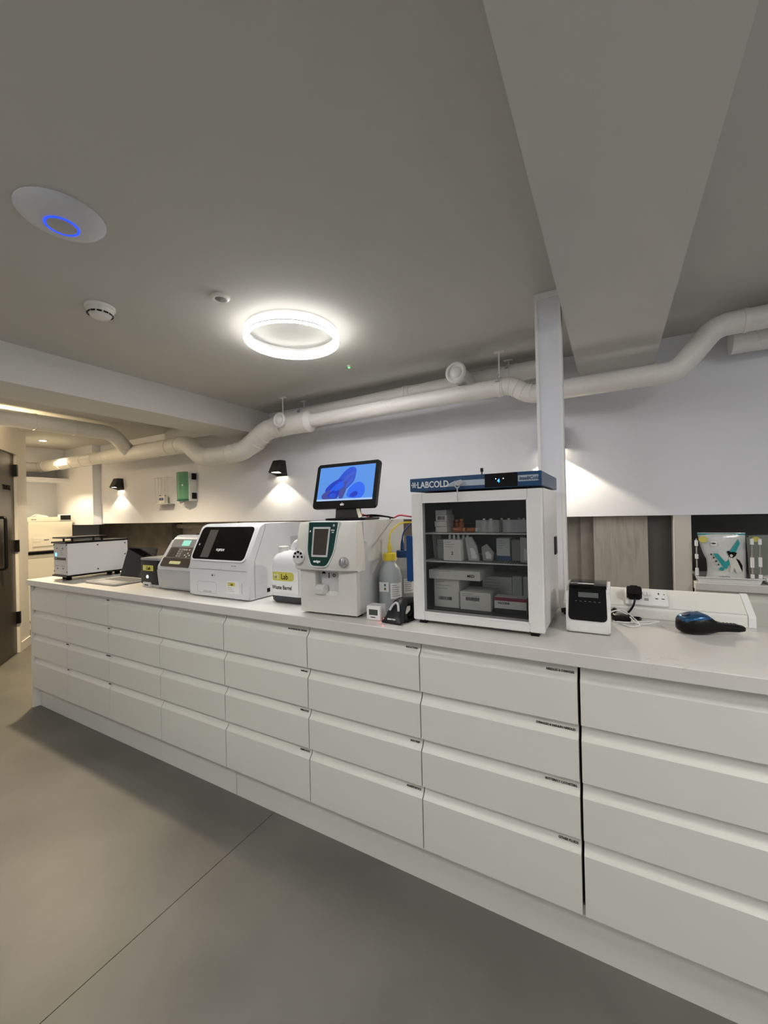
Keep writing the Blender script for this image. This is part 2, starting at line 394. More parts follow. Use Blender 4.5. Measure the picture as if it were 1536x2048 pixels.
wc = NB(); tube(wc, [(3.62, .44, .925), (3.66, .43, .958), (3.70, .41, .945), (3.72, .37, .925), (3.76, .40, .923), (3.80, .455, .923), (3.74, .42, .923), (3.69, .385, .923), (3.65, .39, .923)], .0028, 8, fil=.02)
tube(wc, [(3.60, .46, .925), (3.68, .455, .955), (3.715, .42, .935), (3.735, .36, .923), (3.70, .33, .923), (3.68, .36, .923)], .0025, 8, fil=.02)
tag(part('cable', wc, white), 'tangled white cables lying on the worktop beside the black adapter', 'cable')
bc = NB(); tube(bc, [(3.47, .46, .93), (3.50, .47, .935), (3.52, .46, .925), (3.56, .47, .94), (3.64, .475, .93), (3.66, .47, .95)], .009, 8, fil=.02)
tube(bc, [(3.48, .44, .925), (3.53, .44, .935), (3.60, .455, .928), (3.65, .455, .942)], .006, 8, fil=.02)
tag(part('cable', bc, black), 'thick black cables bunched between fridge, printer and trunking', 'cable')

# ---------------------------------------------------------------- ducts
def helix(bm, x0, x1, y, z0, z1, r, pitch, rr=.0032, ph=0):
    n = max(8, int(abs(x1-x0)/pitch*14)); pts = []
    for i in range(n+1):
        t = i/n; a = 2*PI*(x1-x0)*t/pitch+ph
        pts.append((x0+(x1-x0)*t, y+math.cos(a)*r, z0+(z1-z0)*t+math.sin(a)*r))
    return tube(bm, pts, rr, 5)
def collar(x, y, z, r, w=.014, dr_=.003, parent=None, name='joint_collar', ang=0):
    o = part(name, lathe(NB(), [(r-.001, -w), (r+dr_, -w), (r+dr_, w), (r-.001, w)], 36, axis='x', closed=True), ductm, parent, loc=(x, y, z)); o.rotation_euler = (0, ang, 0); return o
def clamp(x, y, z, r, t):
    part('pipe_clamp', lathe(NB(), [(r+.0032, -.012), (r+.0055, -.012), (r+.0055, .012), (r+.0032, .012)], 32, axis='x', closed=True), ductm, t, loc=(x, y, z))
    bm = NB(); cyl(bm, (x, y, z+r+.004), (x, y, H-.005), .0045, 10); part('hanger_rod', bm, ductm, t)
    part('ceiling_bracket', B(x-.028, x+.028, y-.014, y+.014, H-.006, H-.0005), ductm, t)
    bm = NB(); box(bm, x-.010, x+.010, y-r-.016, y-r-.004, z+.02, z+.034); cyl(bm, (x-.004, y-r-.010, z+.022), (x+.012, y-r-.010, z+.062), .003, 8)
    part('clamp_screw', bm, steel, t)
yA = 1.2; rA = .0525
da = thing('ventilation_duct', 'front white spiral duct with elbows, running in front of the wall from end to end', 'duct', (0, 0, 0))
PA = [(XR, yA, 2.20), (4.13, yA, 2.20), (3.945, yA, 2.011), (3.30, yA, 2.011), (3.12, yA, 2.082), (1.62, yA, 2.072)]
def poly(pts, i0, i1): return pts[i0:i1]
for x0, x1, z0, z1 in ((XR, 4.22, 2.20, 2.20), (3.85, 3.36, 2.011, 2.011), (3.05, 1.60, 2.082, 2.072)):
    part('duct_pipe', tube(NB(), [(x0, yA, z0), (x1, yA, z1)], rA, 32), ductm, da)
    part('seam_ridge', helix(NB(), x0, x1, yA, z0, z1, rA, -.125), ductm, da)
part('duct_elbow', tube(NB(), [(4.22, yA, 2.20), (4.11, yA, 2.20), (3.955, yA, 2.011), (3.85, yA, 2.011)], rA, 32, fil=.10, n=10), ductm, da)
part('duct_elbow', tube(NB(), [(3.36, yA, 2.011), (3.24, yA, 2.011), (3.15, yA, 2.082), (3.05, yA, 2.082)], rA, 32, fil=.06, n=8), ductm, da)
for x, z in ((4.22, 2.20), (3.86, 2.011), (3.35, 2.011), (3.09, 2.082)): collar(x, yA, z, rA, .008, .003, da)
for x, z, a_ in ((3.255, 2.02, .25), (3.215, 2.035, .55), (3.175, 2.06, .55), (3.135, 2.078, .2)): collar(x, yA, z, rA, .003, .0025, da, 'elbow_ridge', a_)
clamp(3.075, yA, 2.082, rA, da)
# tee and thick pipe
rB = .080
part('reducer', lathe(NB(), [(rA+.001, .03), (rB*.9, .012), (rB+.004, 0), (rB+.004, -.035), (rB, -.04), (rA, -.04)], 40, axis='x'), ductm, da, loc=(1.60, yA, 2.070))
part('duct_pipe', tube(NB(), [(1.565, yA, 2.068), (1.30, yA, 2.066)], rB, 40), ductm, da)
part('duct_elbow', tube(NB(), [(1.30, yA, 2.066), (1.15, yA, 2.06), (.86, yA, 1.905), (.70, yA, 1.897)], rB, 40, fil=.13, n=10), ductm, da)
part('duct_pipe', tube(NB(), [(.70, yA, 1.897), (.42, yA, 1.893)], rB+.002, 40), ductm, da)
part('duct_elbow', tube(NB(), [(.42, yA, 1.893), (.30, yA, 1.90), (.10, yA, 2.045), (-.02, yA, 2.045)], rB+.002, 40, fil=.10, n=10), ductm, da)
part('duct_pipe', tube(NB(), [(-.02, yA, 2.045), (-1.35, yA, 2.045)], rB, 40), ductm, da)
part('seam_ridge', helix(NB(), .70, .42, yA, 1.897, 1.893, rB+.002, -.16), ductm, da)
part('seam_ridge', helix(NB(), -.02, -1.3, yA, 2.045, 2.045, rB, -.35, .0018), ductm, da)
for x, z, a_ in ((1.30, 2.066, 0), (1.235, 2.06, -.1), (1.10, 2.02, -.5), (1.02, 1.975, -.55), (.80, 1.905, -.2), (.70, 1.897, 0)): collar(x, yA, z, rB, .003, .003, da, 'elbow_ridge', a_)
for x, z in ((.42, 1.893), (-.02, 2.045), (-.17, 2.045)): collar(x, yA, z, rB+.002, .004, .003, da)
part('duct_pipe', tube(NB(), [(-1.40, yA, 2.048), (-2.85, yA, 2.06)], .068, 36), ductm, da)
part('reducer', lathe(NB(), [(rB, .05), (rB+.003, .045), (rB, .02), (.072, -.03), (.070, -.06)], 36, axis='x'), ductm, da, loc=(-1.38, yA, 2.047))
part('duct_elbow', tube(NB(), [(-2.80, yA, 2.06), (-3.0, yA, 2.06), (-3.0, yA-.25, 2.06), (-3.0, yA-.5, 2.06)], .075, 32, fil=.14, n=8), ductm, da)
for x in (-1.6, -1.85, -2.1, -2.4): collar(x, yA, 2.05, .068, .004, .0035, da)
clamp(1.325, yA, 2.068, rB, da)
# air valve on the tee
def valve(x, y, z, r, t, ylen):
    part('valve_neck', lathe(NB(), [(r*.80, 0), (r*.80, ylen)], 36, axis='y'), ductm, t, loc=(x, y, z))
    part('valve_ring', lathe(NB(), [(r*.66, .0), (r*.72, -.012), (r*.86, -.016), (r, -.006), (r, .004), (r*.7, .006)], 44, axis='y', closed=True), white, t, loc=(x, y, z))
    part('valve_disc', lathe(NB(), [(0, -.014), (r*.30, -.013), (r*.47, -.009), (r*.54, -.003), (r*.50, .000), (0, .000)], 40, axis='y'), white, t, loc=(x, y, z))
    part('valve_slot', lathe(NB(), [(0, .001), (r*.67, .001), (r*.67, .003), (0, .003)], 36, axis='y'), black, t, loc=(x, y, z))
valve(1.395, 1.085, 2.085, .058, da, .06)
# rear duct
yB = 1.375; rR = .062
db = thing('ventilation_duct', 'rear white spiral duct tucked between the front duct and the wall', 'duct', (0, 0, 0))
for x0, x1, z0, z1 in ((3.315, 2.40, 2.212, 2.200),):
    part('duct_pipe', tube(NB(), [(x0, yB, z0), (x1, yB, z1)], rR-.006, 32), ductm, db)
    part('seam_ridge', helix(NB(), x0, x1, yB, z0, z1, rR-.006, -.13), ductm, db)
part('duct_pipe', tube(NB(), [(2.40, yB, 2.198), (1.15, yB, 2.165)], rR, 32), ductm, db)
collar(2.36, yB, 2.197, rR, .008, .004, db)
part('duct_elbow', tube(NB(), [(1.15, yB, 2.165), (1.06, yB, 2.155), (.80, yB, 1.95), (.55, yB, 1.96)], rR, 32, fil=.12, n=8), ductm, db)
part('duct_elbow', tube(NB(), [(3.315, yB, 2.212), (3.350, yB, 2.205), (3.350, yB-.06, 2.10), (3.350, yB-.10, 2.045)], rR-.012, 28, fil=.05), ductm, db)
clamp(3.095, yB, 2.208, rR-.006, db); clamp(1.40, yB, 2.17, rR, db)
valve(2.835, 1.10, 2.190, .065, db, .26)
dc = thing('ventilation_duct', 'white duct at the wall beyond the wide beam, behind the diagonal elbow', 'duct', (0, 0, 0))
part('duct_pipe', tube(NB(), [(4.205, 1.40, 2.18), (XR, 1.40, 2.18)], .070, 32), ductm, dc)
part('seam_ridge', helix(NB(), 4.21, XR, 1.40, 2.18, 2.18, .070, .16), ductm, dc)
dd = thing('ventilation_duct', 'white branch duct crossing under the corridor ceiling into the main duct', 'duct', (0, 0, 0))
part('duct_pipe', tube(NB(), [(-.72, -1.2, 2.20), (-.70, .72, 2.20)], .070, 32), ductm, dd)
part('duct_elbow', tube(NB(), [(-.70, .72, 2.20), (-.70, .93, 2.20), (-.86, 1.17, 2.07)], .070, 32, fil=.10), ductm, dd)
for y_ in (.05, .30, .60):
    o = part('joint_collar', lathe(NB(), [(.069, -.006), (.0735, -.006), (.0735, .006), (.069, .006)], 32, axis='y', closed=True), ductm, dd, loc=(-.70, y_, 2.20))
de = thing('ventilation_duct', 'short white duct stub ducking out from under the narrow beam', 'duct', (0, 0, 0))
part('duct_pipe', tube(NB(), [(.46, 1.36, 2.205), (-.30, 1.36, 2.215)], .065, 32), ductm, de)
part('duct_elbow', tube(NB(), [(-.30, 1.36, 2.215), (-.42, 1.36, 2.215), (-.46, 1.45, 2.16), (-.46, D-.002, 2.15)], .065, 28, fil=.08), ductm, de)

# ---------------------------------------------------------------- small ceiling fittings
ap = thing('access_point', 'large white round wifi access point with a glowing blue ring', 'access point', (2.16, -.675, H))
part('shell', lathe(NB(), [(0, -.034), (.05, -.033), (.085, -.026), (.108, -.014), (.117, -.004), (.117, -.0005), (0, -.0005)], 56), M('ap_shell', (.62, .63, .67), .45), ap)
part('light_ring', lathe(NB(), [(.040, -.0352), (.0455, -.0352), (.0455, -.0325), (.040, -.0325)], 48, closed=True), M('blue_led', (0, .05, .5), .4, emit=(.005, .03, 1.0), es=.6), ap)
part('cap', lathe(NB(), [(0, -.036), (.036, -.0358), (.0395, -.0345), (0, -.033)], 40), M('ap_cap', (.45, .45, .46), .4), ap)
sm = thing('smoke_detector', 'white slotted smoke detector on the ceiling below the access point', 'smoke detector', (1.655, -.32, H))
part('base', lathe(NB(), [(0, -.014), (.056, -.014), (.060, -.010), (.060, -.0005), (0, -.0005)], 40), offwhite, sm)
part('sensor_head', lathe(NB(), [(0, -.052), (.030, -.051), (.040, -.045), (.047, -.034), (.052, -.026), (.054, -.0145), (0, -.0145)], 40), offwhite, sm)
for i in range(12):
    o = part('vent_slot', B(-.009, .009, -.002, .002, -.005, .005), black, sm); a_ = 2*PI*i/12
    o.location = (.0475*math.cos(a_), .0475*math.sin(a_), -.0345); o.rotation_euler = (-.55, 0, a_+PI/2)
sp = thing('motion_sensor', 'small round ceiling motion sensor beside the ring light', 'sensor', (2.178, -.094, H))
part('bezel', lathe(NB(), [(.022, -.010), (.030, -.012), (.040, -.006), (.042, -.0005), (.022, -.0005)], 36, closed=True), offwhite, sp)
part('lens', lathe(NB(), [(0, -.016), (.010, -.014), (.0215, -.008), (.0215, -.0005), (0, -.0005)], 28), M('grey_lens', (.2, .2, .2), .2), sp)
le = thing('emergency_led', 'tiny green indicator light on the ceiling beyond the ring light', 'indicator', (2.184, .899, H))
part('bezel', lathe(NB(), [(0, -.012), (.010, -.010), (.015, -.0005), (0, -.0005)], 20), offwhite, le)
part('led', lathe(NB(), [(0, -.020), (.006, -.018), (.008, -.0125), (0, -.0125)], 16), M('green_led', (.1, .5, .1), .4, emit=(.1, 1, .2), es=.3), le)

# ---------------------------------------------------------------- fridge
FX, FY = 2.992, .088
fr = thing('medical_fridge', 'white countertop medical fridge with glass door and blue top', 'fridge', (FX, FY, .92))
FW, FD = .466, .395
bm = NB()
box(bm, 0, .022, .040, FD, .018, .488); box(bm, FW-.022, FW, .040, FD, .018, .488)
box(bm, .022, FW-.022, .040, FD, .018, .045); box(bm, .022, FW-.022, .040, FD, .47, .488); box(bm, .022, FW-.022, FD-.02, FD, .045, .47)
part('cabinet', bm, M('fridge_white', (.72, .70, .68), .35), fr)
part('inner_liner', B(.0225, .024, .035, FD-.021, .046, .469), M('liner', (.035, .037, .035), .5), fr)
part('inner_liner', B(FW-.024, FW-.0225, .035, FD-.021, .046, .469), M('liner'), fr)
part('inner_liner', B(.025, FW-.025, FD-.0225, FD-.021, .046, .469), M('liner'), fr)
part('inner_liner', B(.0245, FW-.0245, .04, FD-.023, .0455, .05), M('liner'), fr)
bm = NB(); z0, z1 = .013, .486; gx0, gx1, gz0, gz1 = .044, .420, .045, .452
box(bm, 0, gx0, 0, .03, z0, z1, .003, 1); box(bm, gx1, FW, 0, .03, z0, z1, .003, 1)
box(bm, gx0, gx1, 0, .03, z0, gz0, .003, 1); box(bm, gx0, gx1, 0, .03, gz1, z1, .003, 1)
do = part('door', bm, M('fridge_door_white', (.76, .75, .73), .3), fr)
bm = NB()
for q in ((gx0-.003, gx0+.002, gz0-.003, gz1+.003), (gx1-.002, gx1+.003, gz0-.003, gz1+.003), (gx0, gx1, gz0-.003, gz0+.002), (gx0, gx1, gz1-.002, gz1+.003)):
    box(bm, q[0], q[1], -.0025, .001, q[2], q[3])
part('glazing_bead', bm, white, do)
part('glass_pane', B(gx0+.001, gx1-.001, .004, .008, gz0+.001, gz1-.001), glass, do)
part('door_gasket', B(.004, FW-.004, .0302, .0398, .018, .024), black, do)
bm = B(FW-.012, FW-.005, .0302, .0398, .0245, .484); box(bm, .005, .012, .0302, .0398, .0245, .484); part('door_gasket', bm, black, do)
hb = NB(); prism(hb, rrect(-.022, .0, .155, .328, .003, 2), -.004, .030, 'y')
part('handle', hb, bluep, do, label='blue bar handle')
bm = NB()
for x in (.02, FW-.045):
    for y in (.01, FD-.04): box(bm, x, x+.026, y, y+.026, 0, .0125)
part('foot', bm, black, fr)
cp = part('top_canopy', B(-.003, FW+.002, .0, FD+.005, .494, .543, .002, 1), blue, fr)
part('control_panel', B(.283, .392, -.0015, .0, .4965, .5425), gloss, cp)
part('stripe', prism(NB(), [(.128, .506), (.175, .526), (.283, .526), (.283, .506)], -.001, .0, 'y'), M('stripe_grey', (.38, .45, .52), .5), cp)
part('stripe', B(.394, .458, -.001, .0, .511, .531), M('stripe_grey'), cp)
text('lettering', 'LABCOLD', .0235, (.0275, -.0012, .5065), M('canopy_lettering', (.75, .78, .8), .5), cp, bold=.0006, sx=.85)
text('lettering', 'IntelliCold', .0115, (.397, -.0018, .5155), M('canopy_blue_ink', (.02, .06, .15), .5), cp, shear=.3, sx=.92, bold=.0003)
bm = NB(); cx_, cz_ = .0145, .5185
for k in range(6):
    a_ = k*PI/3; d_ = Vector((math.cos(a_), 0, math.sin(a_))); c_ = Vector((cx_, -.001, cz_))
    cyl(bm, c_, c_+d_*.0115, .0011, 6)
    for s_ in (-1, 1):
        e_ = Vector((math.cos(a_+s_*.7), 0, math.sin(a_+s_*.7))); cyl(bm, c_+d_*.006, c_+d_*.006+e_*.0045, .0008, 6)
part('snowflake', bm, M('canopy_lettering'), cp)
text('display_digit', '4', .012, (.326, -.0024, .5115), M('blue_digit', (0, 0, 0), .5, emit=(.02, .12, 1), es=1.5), cp, bold=.0004)
for x in (.320, .345): part('status_light', B(x, x+.0022, -.0026, -.0016, .523, .525), M('white_led', (1, 1, 1), .5, emit=(.6, .8, 1), es=1.5), cp)
lk = NB(); lathe(lk, [(0, -.010), (.007, -.010), (.010, -.004), (.011, 0), (0, 0)], 20, c=(.185, -.001, .515), axis='y'); part('lock', lk, chrome, cp)
pr = NB(); cyl(pr, (.268, .02, .5435), (.268, .02, .553), .002, 8); cyl(pr, (.268, .02, .553), (.268, .02, .566), .005, 10)
part('probe_lead', pr, black, cp)
part('hinge_cap', B(FW+.0002, FW+.006, .29, .34, .24, .31, .002, 1), dgrey, fr)
ky = NB(); lathe(ky, [(.006, -.001), (.010, -.001), (.010, .001), (.006, .001)], 18, c=(3.182, .070, 1.428), axis='y', closed=True)
box(ky, 3.180, 3.184, .069, .071, 1.372, 1.419); prism(ky, rpoly([(3.176, 1.43), (3.188, 1.425), (3.204, 1.437), (3.198, 1.448), (3.18, 1.444)], .004), .066, .068, 'y')
tag(part('key', ky, chrome), 'bunch of small steel keys hanging from the blue fridge top', 'keys')
# wire shelves
def wire_shelf(z, y0):
    s = NB()
    cyl(s, (.026, y0, z), (FW-.026, y0, z), .0022, 6); cyl(s, (.026, FD-.03, z), (FW-.026, FD-.03, z), .0022, 6)
    for i in range(46):
        x = .030+i*(FW-.060)/45; cyl(s, (x, y0, z+.002), (x, FD-.03, z+.002), .0010, 4)
    return s
part('wire_shelf', wire_shelf(.333, .055), white, fr); part('wire_shelf', wire_shelf(.228, .045), white, fr)
# contents: each a thing, in world coordinates
def carton(x, y, z, w_, d_, h_, label, rz=0, mat=None, bars=None, lines=0, group='medicine packs in the fridge', stripe=None, title=None):
    t = thing('medicine_carton', label, 'box', (FX+x, FY+y, .92+z), rz, group)
    part('box_body', B(0, w_, 0, d_, 0, h_, .0008, 1), mat or offwhite, t)
    if bars:
        bx_, bz_, bw_, bh_ = bars; bm = NB(); rnd = random.Random(int(x*1e4)); q = bx_
        while q < bx_+bw_:
            ww = rnd.choice((.0007, .0012, .002)); box(bm, q, q+ww, -.0004, 0, bz_, bz_+bh_); q += ww+rnd.choice((.0008, .0013))
        part('barcode', bm, ink, t)
    if lines:
        bm = NB()
        for k in range(lines):
            zz = h_*(.88-.11*k); box(bm, w_*.08, w_*(.08+.35+.3*((k*37) % 10)/10), -.0004, 0, zz, zz+.0014)
        part('print_lines', bm, mgrey, t)
    if stripe: part('colour_band', B(.0, w_, -.0005, .0, h_*stripe[0], h_*stripe[1]), stripe[2], t)
    if title: text('lettering', title[0], title[1], (title[2], -.0006, title[3]), ink, t, bold=.0003)
    return t
ow = M('carton_white', (.70, .70, .66), .6); cw = M('carton_cool', (.55, .58, .58), .6)
carton(.055, .075, .051, .100, .14, .108, 'large white carton with barcode on the fridge floor, under the flat pack', mat=ow, bars=(.018, .028, .052, .013), lines=3)
carton(.160, .070, .051, .115, .12, .066, 'low white carton with barcode in the middle of the fridge floor', mat=ow, bars=(.022, .034, .052, .013), lines=2)
carton(.205, .215, .051, .115, .13, .105, 'plain white carton standing behind the low barcode carton', mat=ow, lines=5)
carton(.325, .20, .051, .035, .12, .112, 'tall narrow white carton at the back of the fridge floor', mat=cw)
carton(.365, .20, .051, .035, .12, .112, 'tall narrow white carton nearest the right wall of the fridge floor', mat=cw)
carton(.290, .062, .051, .110, .05, .058, 'white carton with a dark red band at the front of the fridge floor', mat=ow, stripe=(.78, .99, M('maroon', (.22, .01, .03), .5)), lines=0, title=('VACCINE', .007, .012, .034))
part('dark_band', B(.0005, .1095, -.0008, .0, 0, .018), dgrey, [o for o in C.objects if o.name.startswith('medicine_carton')][-1])
carton(.040, .062, .160, .200, .20, .034, 'long flat white packet lying across the large carton', mat=ow, lines=1, title=('MSD', .010, .152, .012))
bm = NB()
carton(.105, .055, .2325, .068, .14, .078, 'white carton lit up in the middle of the middle shelf', mat=M('carton_bright', (.80, .80, .74), .55), lines=3, title=('2', .012, .03, .022))  # lit look put into a brighter carton colour
carton(.290, .11, .2325, .048, .07, .082, 'white and blue upright carton on the middle shelf', mat=cw, stripe=(.0, .22, M('carton_blue', (.03, .09, .2), .5)), lines=4)
carton(.342, .12, .2325, .030, .06, .076, 'grey upright carton beside the white and blue one', mat=M('carton_grey', (.25, .26, .26), .6))
carton(.062, .10, .2325, .034, .06, .076, 'narrow upright white packet left of the lit carton', mat=cw, lines=3, rz=.1)
carton(.068, .07, .3375, .046, .08, .022, 'small flat carton at the bottom of the small stack, top shelf', mat=ow, lines=1)
carton(.066, .068, .360, .048, .08, .020, 'small flat carton second up in the small stack, top shelf', mat=ow, lines=1)
carton(.070, .07, .3805, .046, .08, .024, 'small carton with barcode third up in the small stack', mat=ow, bars=(.008, .005, .028, .014))
carton(.070, .068, .405, .044, .07, .018, 'small grey carton topmost of the small stack, top shelf', mat=cw, lines=1)
def vial(x, y, z, r, h, label, cap, body, lie=False):
    t = thing('glass_vial', label, 'vial', (FX+x, FY+y, .92+z), 0, 'small vials in the fridge')
    if lie:
        part('vial_body', lathe(NB(), [(0, 0), (r, 0), (r, h*.75), (r*.6, h*.8), (r*.6, h*.84), (0, h*.84)], 16, axis='x', c=(0, 0, r)), body, t)
        part('vial_cap', lathe(NB(), [(0, h*.842), (r*.75, h*.842), (r*.75, h), (0, h)], 16, axis='x', c=(0, 0, r)), cap, t)
    else:
        part('vial_body', lathe(NB(), [(0, 0), (r, 0), (r, h*.7), (r*.6, h*.8), (r*.6, h*.84), (0, h*.84)], 16), body, t)
        part('vial_cap', lathe(NB(), [(0, h*.842), (r*.75, h*.842), (r*.75, h), (0, h)], 16), cap, t)
amber = M('amber_glass', (.35, .10, .02), .2); vg = M('vial_glass', (.55, .58, .6), .15)
vial(.140, .075, .3376, .010, .045, 'amber vial lying at the front of the top shelf', M('vial_cap_orange', (.6, .25, .08), .4), amber, True)
vial(.190, .08, .3376, .009, .040, 'white-capped vial lying beside the amber vial on the top shelf', white, amber, True)
vial(.160, .11, .3376, .010, .050, 'amber vial standing behind the lying vials on the top shelf', M('vial_cap_orange'), amber)
vial(.135, .13, .3376, .010, .046, 'second standing amber vial nearer the small stack', M('vial_cap_orange'), amber)
k_ = 0
where = ['front, near the amber vials', 'front, by the middle of the shelf', 'back, in the middle', 'front, near the right wall', 'back, near the right wall', 'front, at the very right']
for (x, y) in ((.245, .12), (.275, .10), (.30, .16), (.34, .10), (.365, .16), (.392, .10)):
    vial(x, y, .3376, .0105, .050, 'clear glass vial on the top shelf, %s' % where[k_], chrome, vg); k_ += 1
# clear plastic tubs above the vials
for x, wq, lb in ((.222, .085, 'clear plastic tub of vials on the top shelf, middle one'), (.320, .090, 'clear plastic tub of vials on the top shelf, rightmost one')):
    t = thing('plastic_tub', lb, 'tub', (FX+x, FY+.085, .92+.3368), 0, 'clear tubs on the top fridge shelf')
    bm = NB(); box(bm, 0, wq, 0, .0012, 0, .045); box(bm, 0, .0012, 0, .12, 0, .045); box(bm, wq-.0012, wq, 0, .12, 0, .045)
    part('tub_wall', bm, clear, t)
def bag(x, z, pts, label, mat, y=.075):
    t = thing('specimen_bag', label, 'bag', (FX+x, FY+y, .92+z), 0, 'bags and packets in the fridge')
    part('bag_body', prism(NB(), rpoly(pts, .003), 0, .012, 'y', .002), mat, t)
    part('bag_label', prism(NB(), [(p[0]*.5+.012, p[1]*.45+.008) for p in pts], -.0008, 0, 'y'), white, t)
bag(.195, .2325, [(0, .0), (.040, .0), (.030, .055), (.012, .088), (-.012, .086)], 'crumpled clear packet slumped right of the lit carton', M('bag_film', (.6, .62, .6), .2, alpha=.75))
bag(.245, .2325, [(0, .0), (.035, .0), (.040, .030), (.015, .062), (-.006, .05)], 'silver foil packet leaning in the middle of the middle shelf', M('foil', (.4, .4, .4), .3, metal=.6), .09)
bag(.040, .2325, [(0, 0), (.022, 0), (.028, .09), (-.008, .092)], 'clear sachet standing at the left wall on the middle shelf', M('bag_film'), .12)
bag(.380, .2325, [(0, 0), (.034, 0), (.036, .085), (.0, .088)], 'clear packet at the right wall on the middle shelf', M('bag_film'), .08)
for i, x in enumerate((.118, .135, .152, .172, .188)):
    vial(x, .09, .311, .0055, .018, 'tiny silver-capped vial on top of the lit carton, %s' % ['leftmost', 'second from its left edge', 'at its centre', 'near its right edge', 'just off its right edge'][i] if i < 4 else 'tiny silver-capped vial on the packet beside the lit carton', chrome, vg)

# ---------------------------------------------------------------- haematology analyser with green panel
EX, EY = 2.489, .028
ex = thing('blood_analyser', 'tall cream analyser with dark green panel and touch screen', 'analyser', (EX, EY, .92), .05)
cream = M('analyser_cream', (.66, .645, .60), .45, bump=.05, bscale=400); egrey = M('analyser_side', (.55, .56, .56), .5)
bm = NB(); box(bm, .004, .278, .0, .46, .010, .19, .006, 2)
lower = part('lower_body', bm, cream, ex)
# front opening modelled as frame around recess
bpy.data.objects.remove(lower)
bm = NB(); wx0, wx1, wz0, wz1 = .080, .195, .085, .200
for q in ((.004, wx0, .010, .20), (wx1, .278, .010, .20), (wx0, wx1, .010, wz0)): box(bm, q[0], q[1], 0, .03, q[2], q[3])
part('lower_body', bm, cream, ex)
part('lower_rear', B(.004, .278, .0302, .46, .010, .20), egrey, ex)
part('recess_panel', B(wx0+.001, wx1-.001, .0285, .0300, wz0+.001, .2), egrey, ex)
part('recess_lip', prism(NB(), [(.0, wz0), (.028, wz0), (.028, wz0+.012)], wx0+.0005, wx1-.0005, 'x'), offwhite, ex)
part('sample_holder', prism(NB(), rpoly([(-.014, .088), (.022, .088), (.027, .096), (.027, .125), (.004, .125), (-.014, .112)], .004), wx0+.004, wx0+.046, 'x', .003), M('holder_grey', (.62, .62, .60), .5), ex)
pb = NB(); cyl(pb, (wx0+.024, .006, .13), (wx0+.024, .006, .205), .0012, 8); cyl(pb, (wx0+.010, .02, .10), (wx0+.010, .02, .205), .0015, 8); part('needle_probe', pb, steel, ex)
mkk = NB(); prism(mkk, [(wx0+.014, .168), (wx0+.034, .168), (wx0+.024, .186)], .0272, .0284, 'y'); box(mkk, wx0+.048, wx0+.052, .0272, .0284, .150, .172)
lathe(mkk, [(.004, .0274), (.007, .0274), (.007, .0284), (.004, .0284)], 16, c=(wx0+.075, 0, .163), axis='y', closed=True); part('symbols', mkk, ink, ex)
# head: curved front housing, widening downwards, overhanging
bm = NB(); n = 14; rows = [(.185, -.012), (.192, -.026), (.215, -.030), (.30, -.020), (.372, -.006), (.386, .004)]
def headx(z): s = (z-.185)/.2; return (-.014+.010*s, .287-.010*s)
grid = []
for z, yf in rows:
    xa, xb = headx(z); grid.append([bm.verts.new((xa+(xb-xa)*i/n, yf+.016*(2*i/n-1)**4-.006*math.cos(PI*(i/n-.5)), z)) for i in range(n+1)])
for A, Bq in zip(grid, grid[1:]):
    for i in range(n): bm.faces.new((A[i], A[i+1], Bq[i+1], Bq[i]))
back = []
for z, yf in rows:
    xa, xb = headx(z); back.append([bm.verts.new((xa, .06, z)), bm.verts.new((xb, .06, z))])
for k in range(len(rows)-1):
    bm.faces.new((grid[k][0], grid[k+1][0], back[k+1][0], back[k][0])); bm.faces.new((grid[k][n], back[k][1], back[k+1][1], grid[k+1][n]))
bm.faces.new([grid[0][i] for i in range(n+1)][::-1]+[back[0][0], back[0][1]]) ; bm.faces.new([grid[-1][i] for i in range(n+1)]+[back[-1][1], back[-1][0]])
part('front_head', bm, cream, ex, smooth=50)
part('rear_housing', prism(NB(), rpoly([(.061, .1995), (.061, .386), (.10, .388), (.47, .385), (.47, .0105), (.4602, .0105), (.4602, .1995)], [0, .0, 0, .004, 0, 0, 0]), -.001, .281, 'x'), egrey, ex)
# tilted front face pieces follow the head's slope
sl = math.atan2(.024, .157)
fp = thing('tmp', 'x', 'x', (0, 0, 0)); bpy.data.objects.remove(fp)
def onface(name, pts, y0, y1, mat, label=None, bev=0):
    o = part(name, prism(NB(), pts, y0, y1, 'y', bev), mat, ex, loc=(0, -.0385, .215)); o.rotation_euler = (-sl, 0, 0)
    if label: o['label'] = label
    return o
onface('panel_trim', rpoly([(.062, .174), (.064, .05), (.088, -.012), (.168, -.012), (.198, .05), (.214, .174)], [.004, .02, .02, .02, .02, .004]), -.0016, .012, M('trim_silver', (.62, .68, .67), .35))
onface('green_panel', rpoly([(.067, .171), (.069, .05), (.092, -.006), (.164, -.006), (.193, .05), (.208, .171)], [.003, .02, .016, .016, .02, .003]), -.0030, .0, green)
onface('screen_frame', rpoly([(.090, .030), (.090, .152), (.175, .152), (.168, .030)], .005), -.0050, -.001, M('frame_silver', (.55, .56, .56), .35))
onface('touch_screen', [(.098, .038), (.098, .144), (.167, .144), (.161, .038)], -.0058, -.002, M('dark_screen', (.06, .05, .045), .15))
o = text('lettering', 'exigo', .010, (0, 0, 0), whiteink, ex, bold=.0006, ext=.0003, sx=1.15); o.location = (.103, -.0431, .224); o.rotation_euler = (PI/2-sl, 0, 0)
o = text('lettering', 'eos', .0085, (0, 0, 0), whiteink, ex, bold=.0003, ext=.0003); o.location = (.180, -.0245, .350); o.rotation_euler = (PI/2-sl, 0, 0)
o = text('lettering', 'vet', .0055, (0, 0, 0), whiteink, ex, bold=.0003, ext=.0003); o.location = (.184, -.0258, .342); o.rotation_euler = (PI/2-sl, 0, 0)
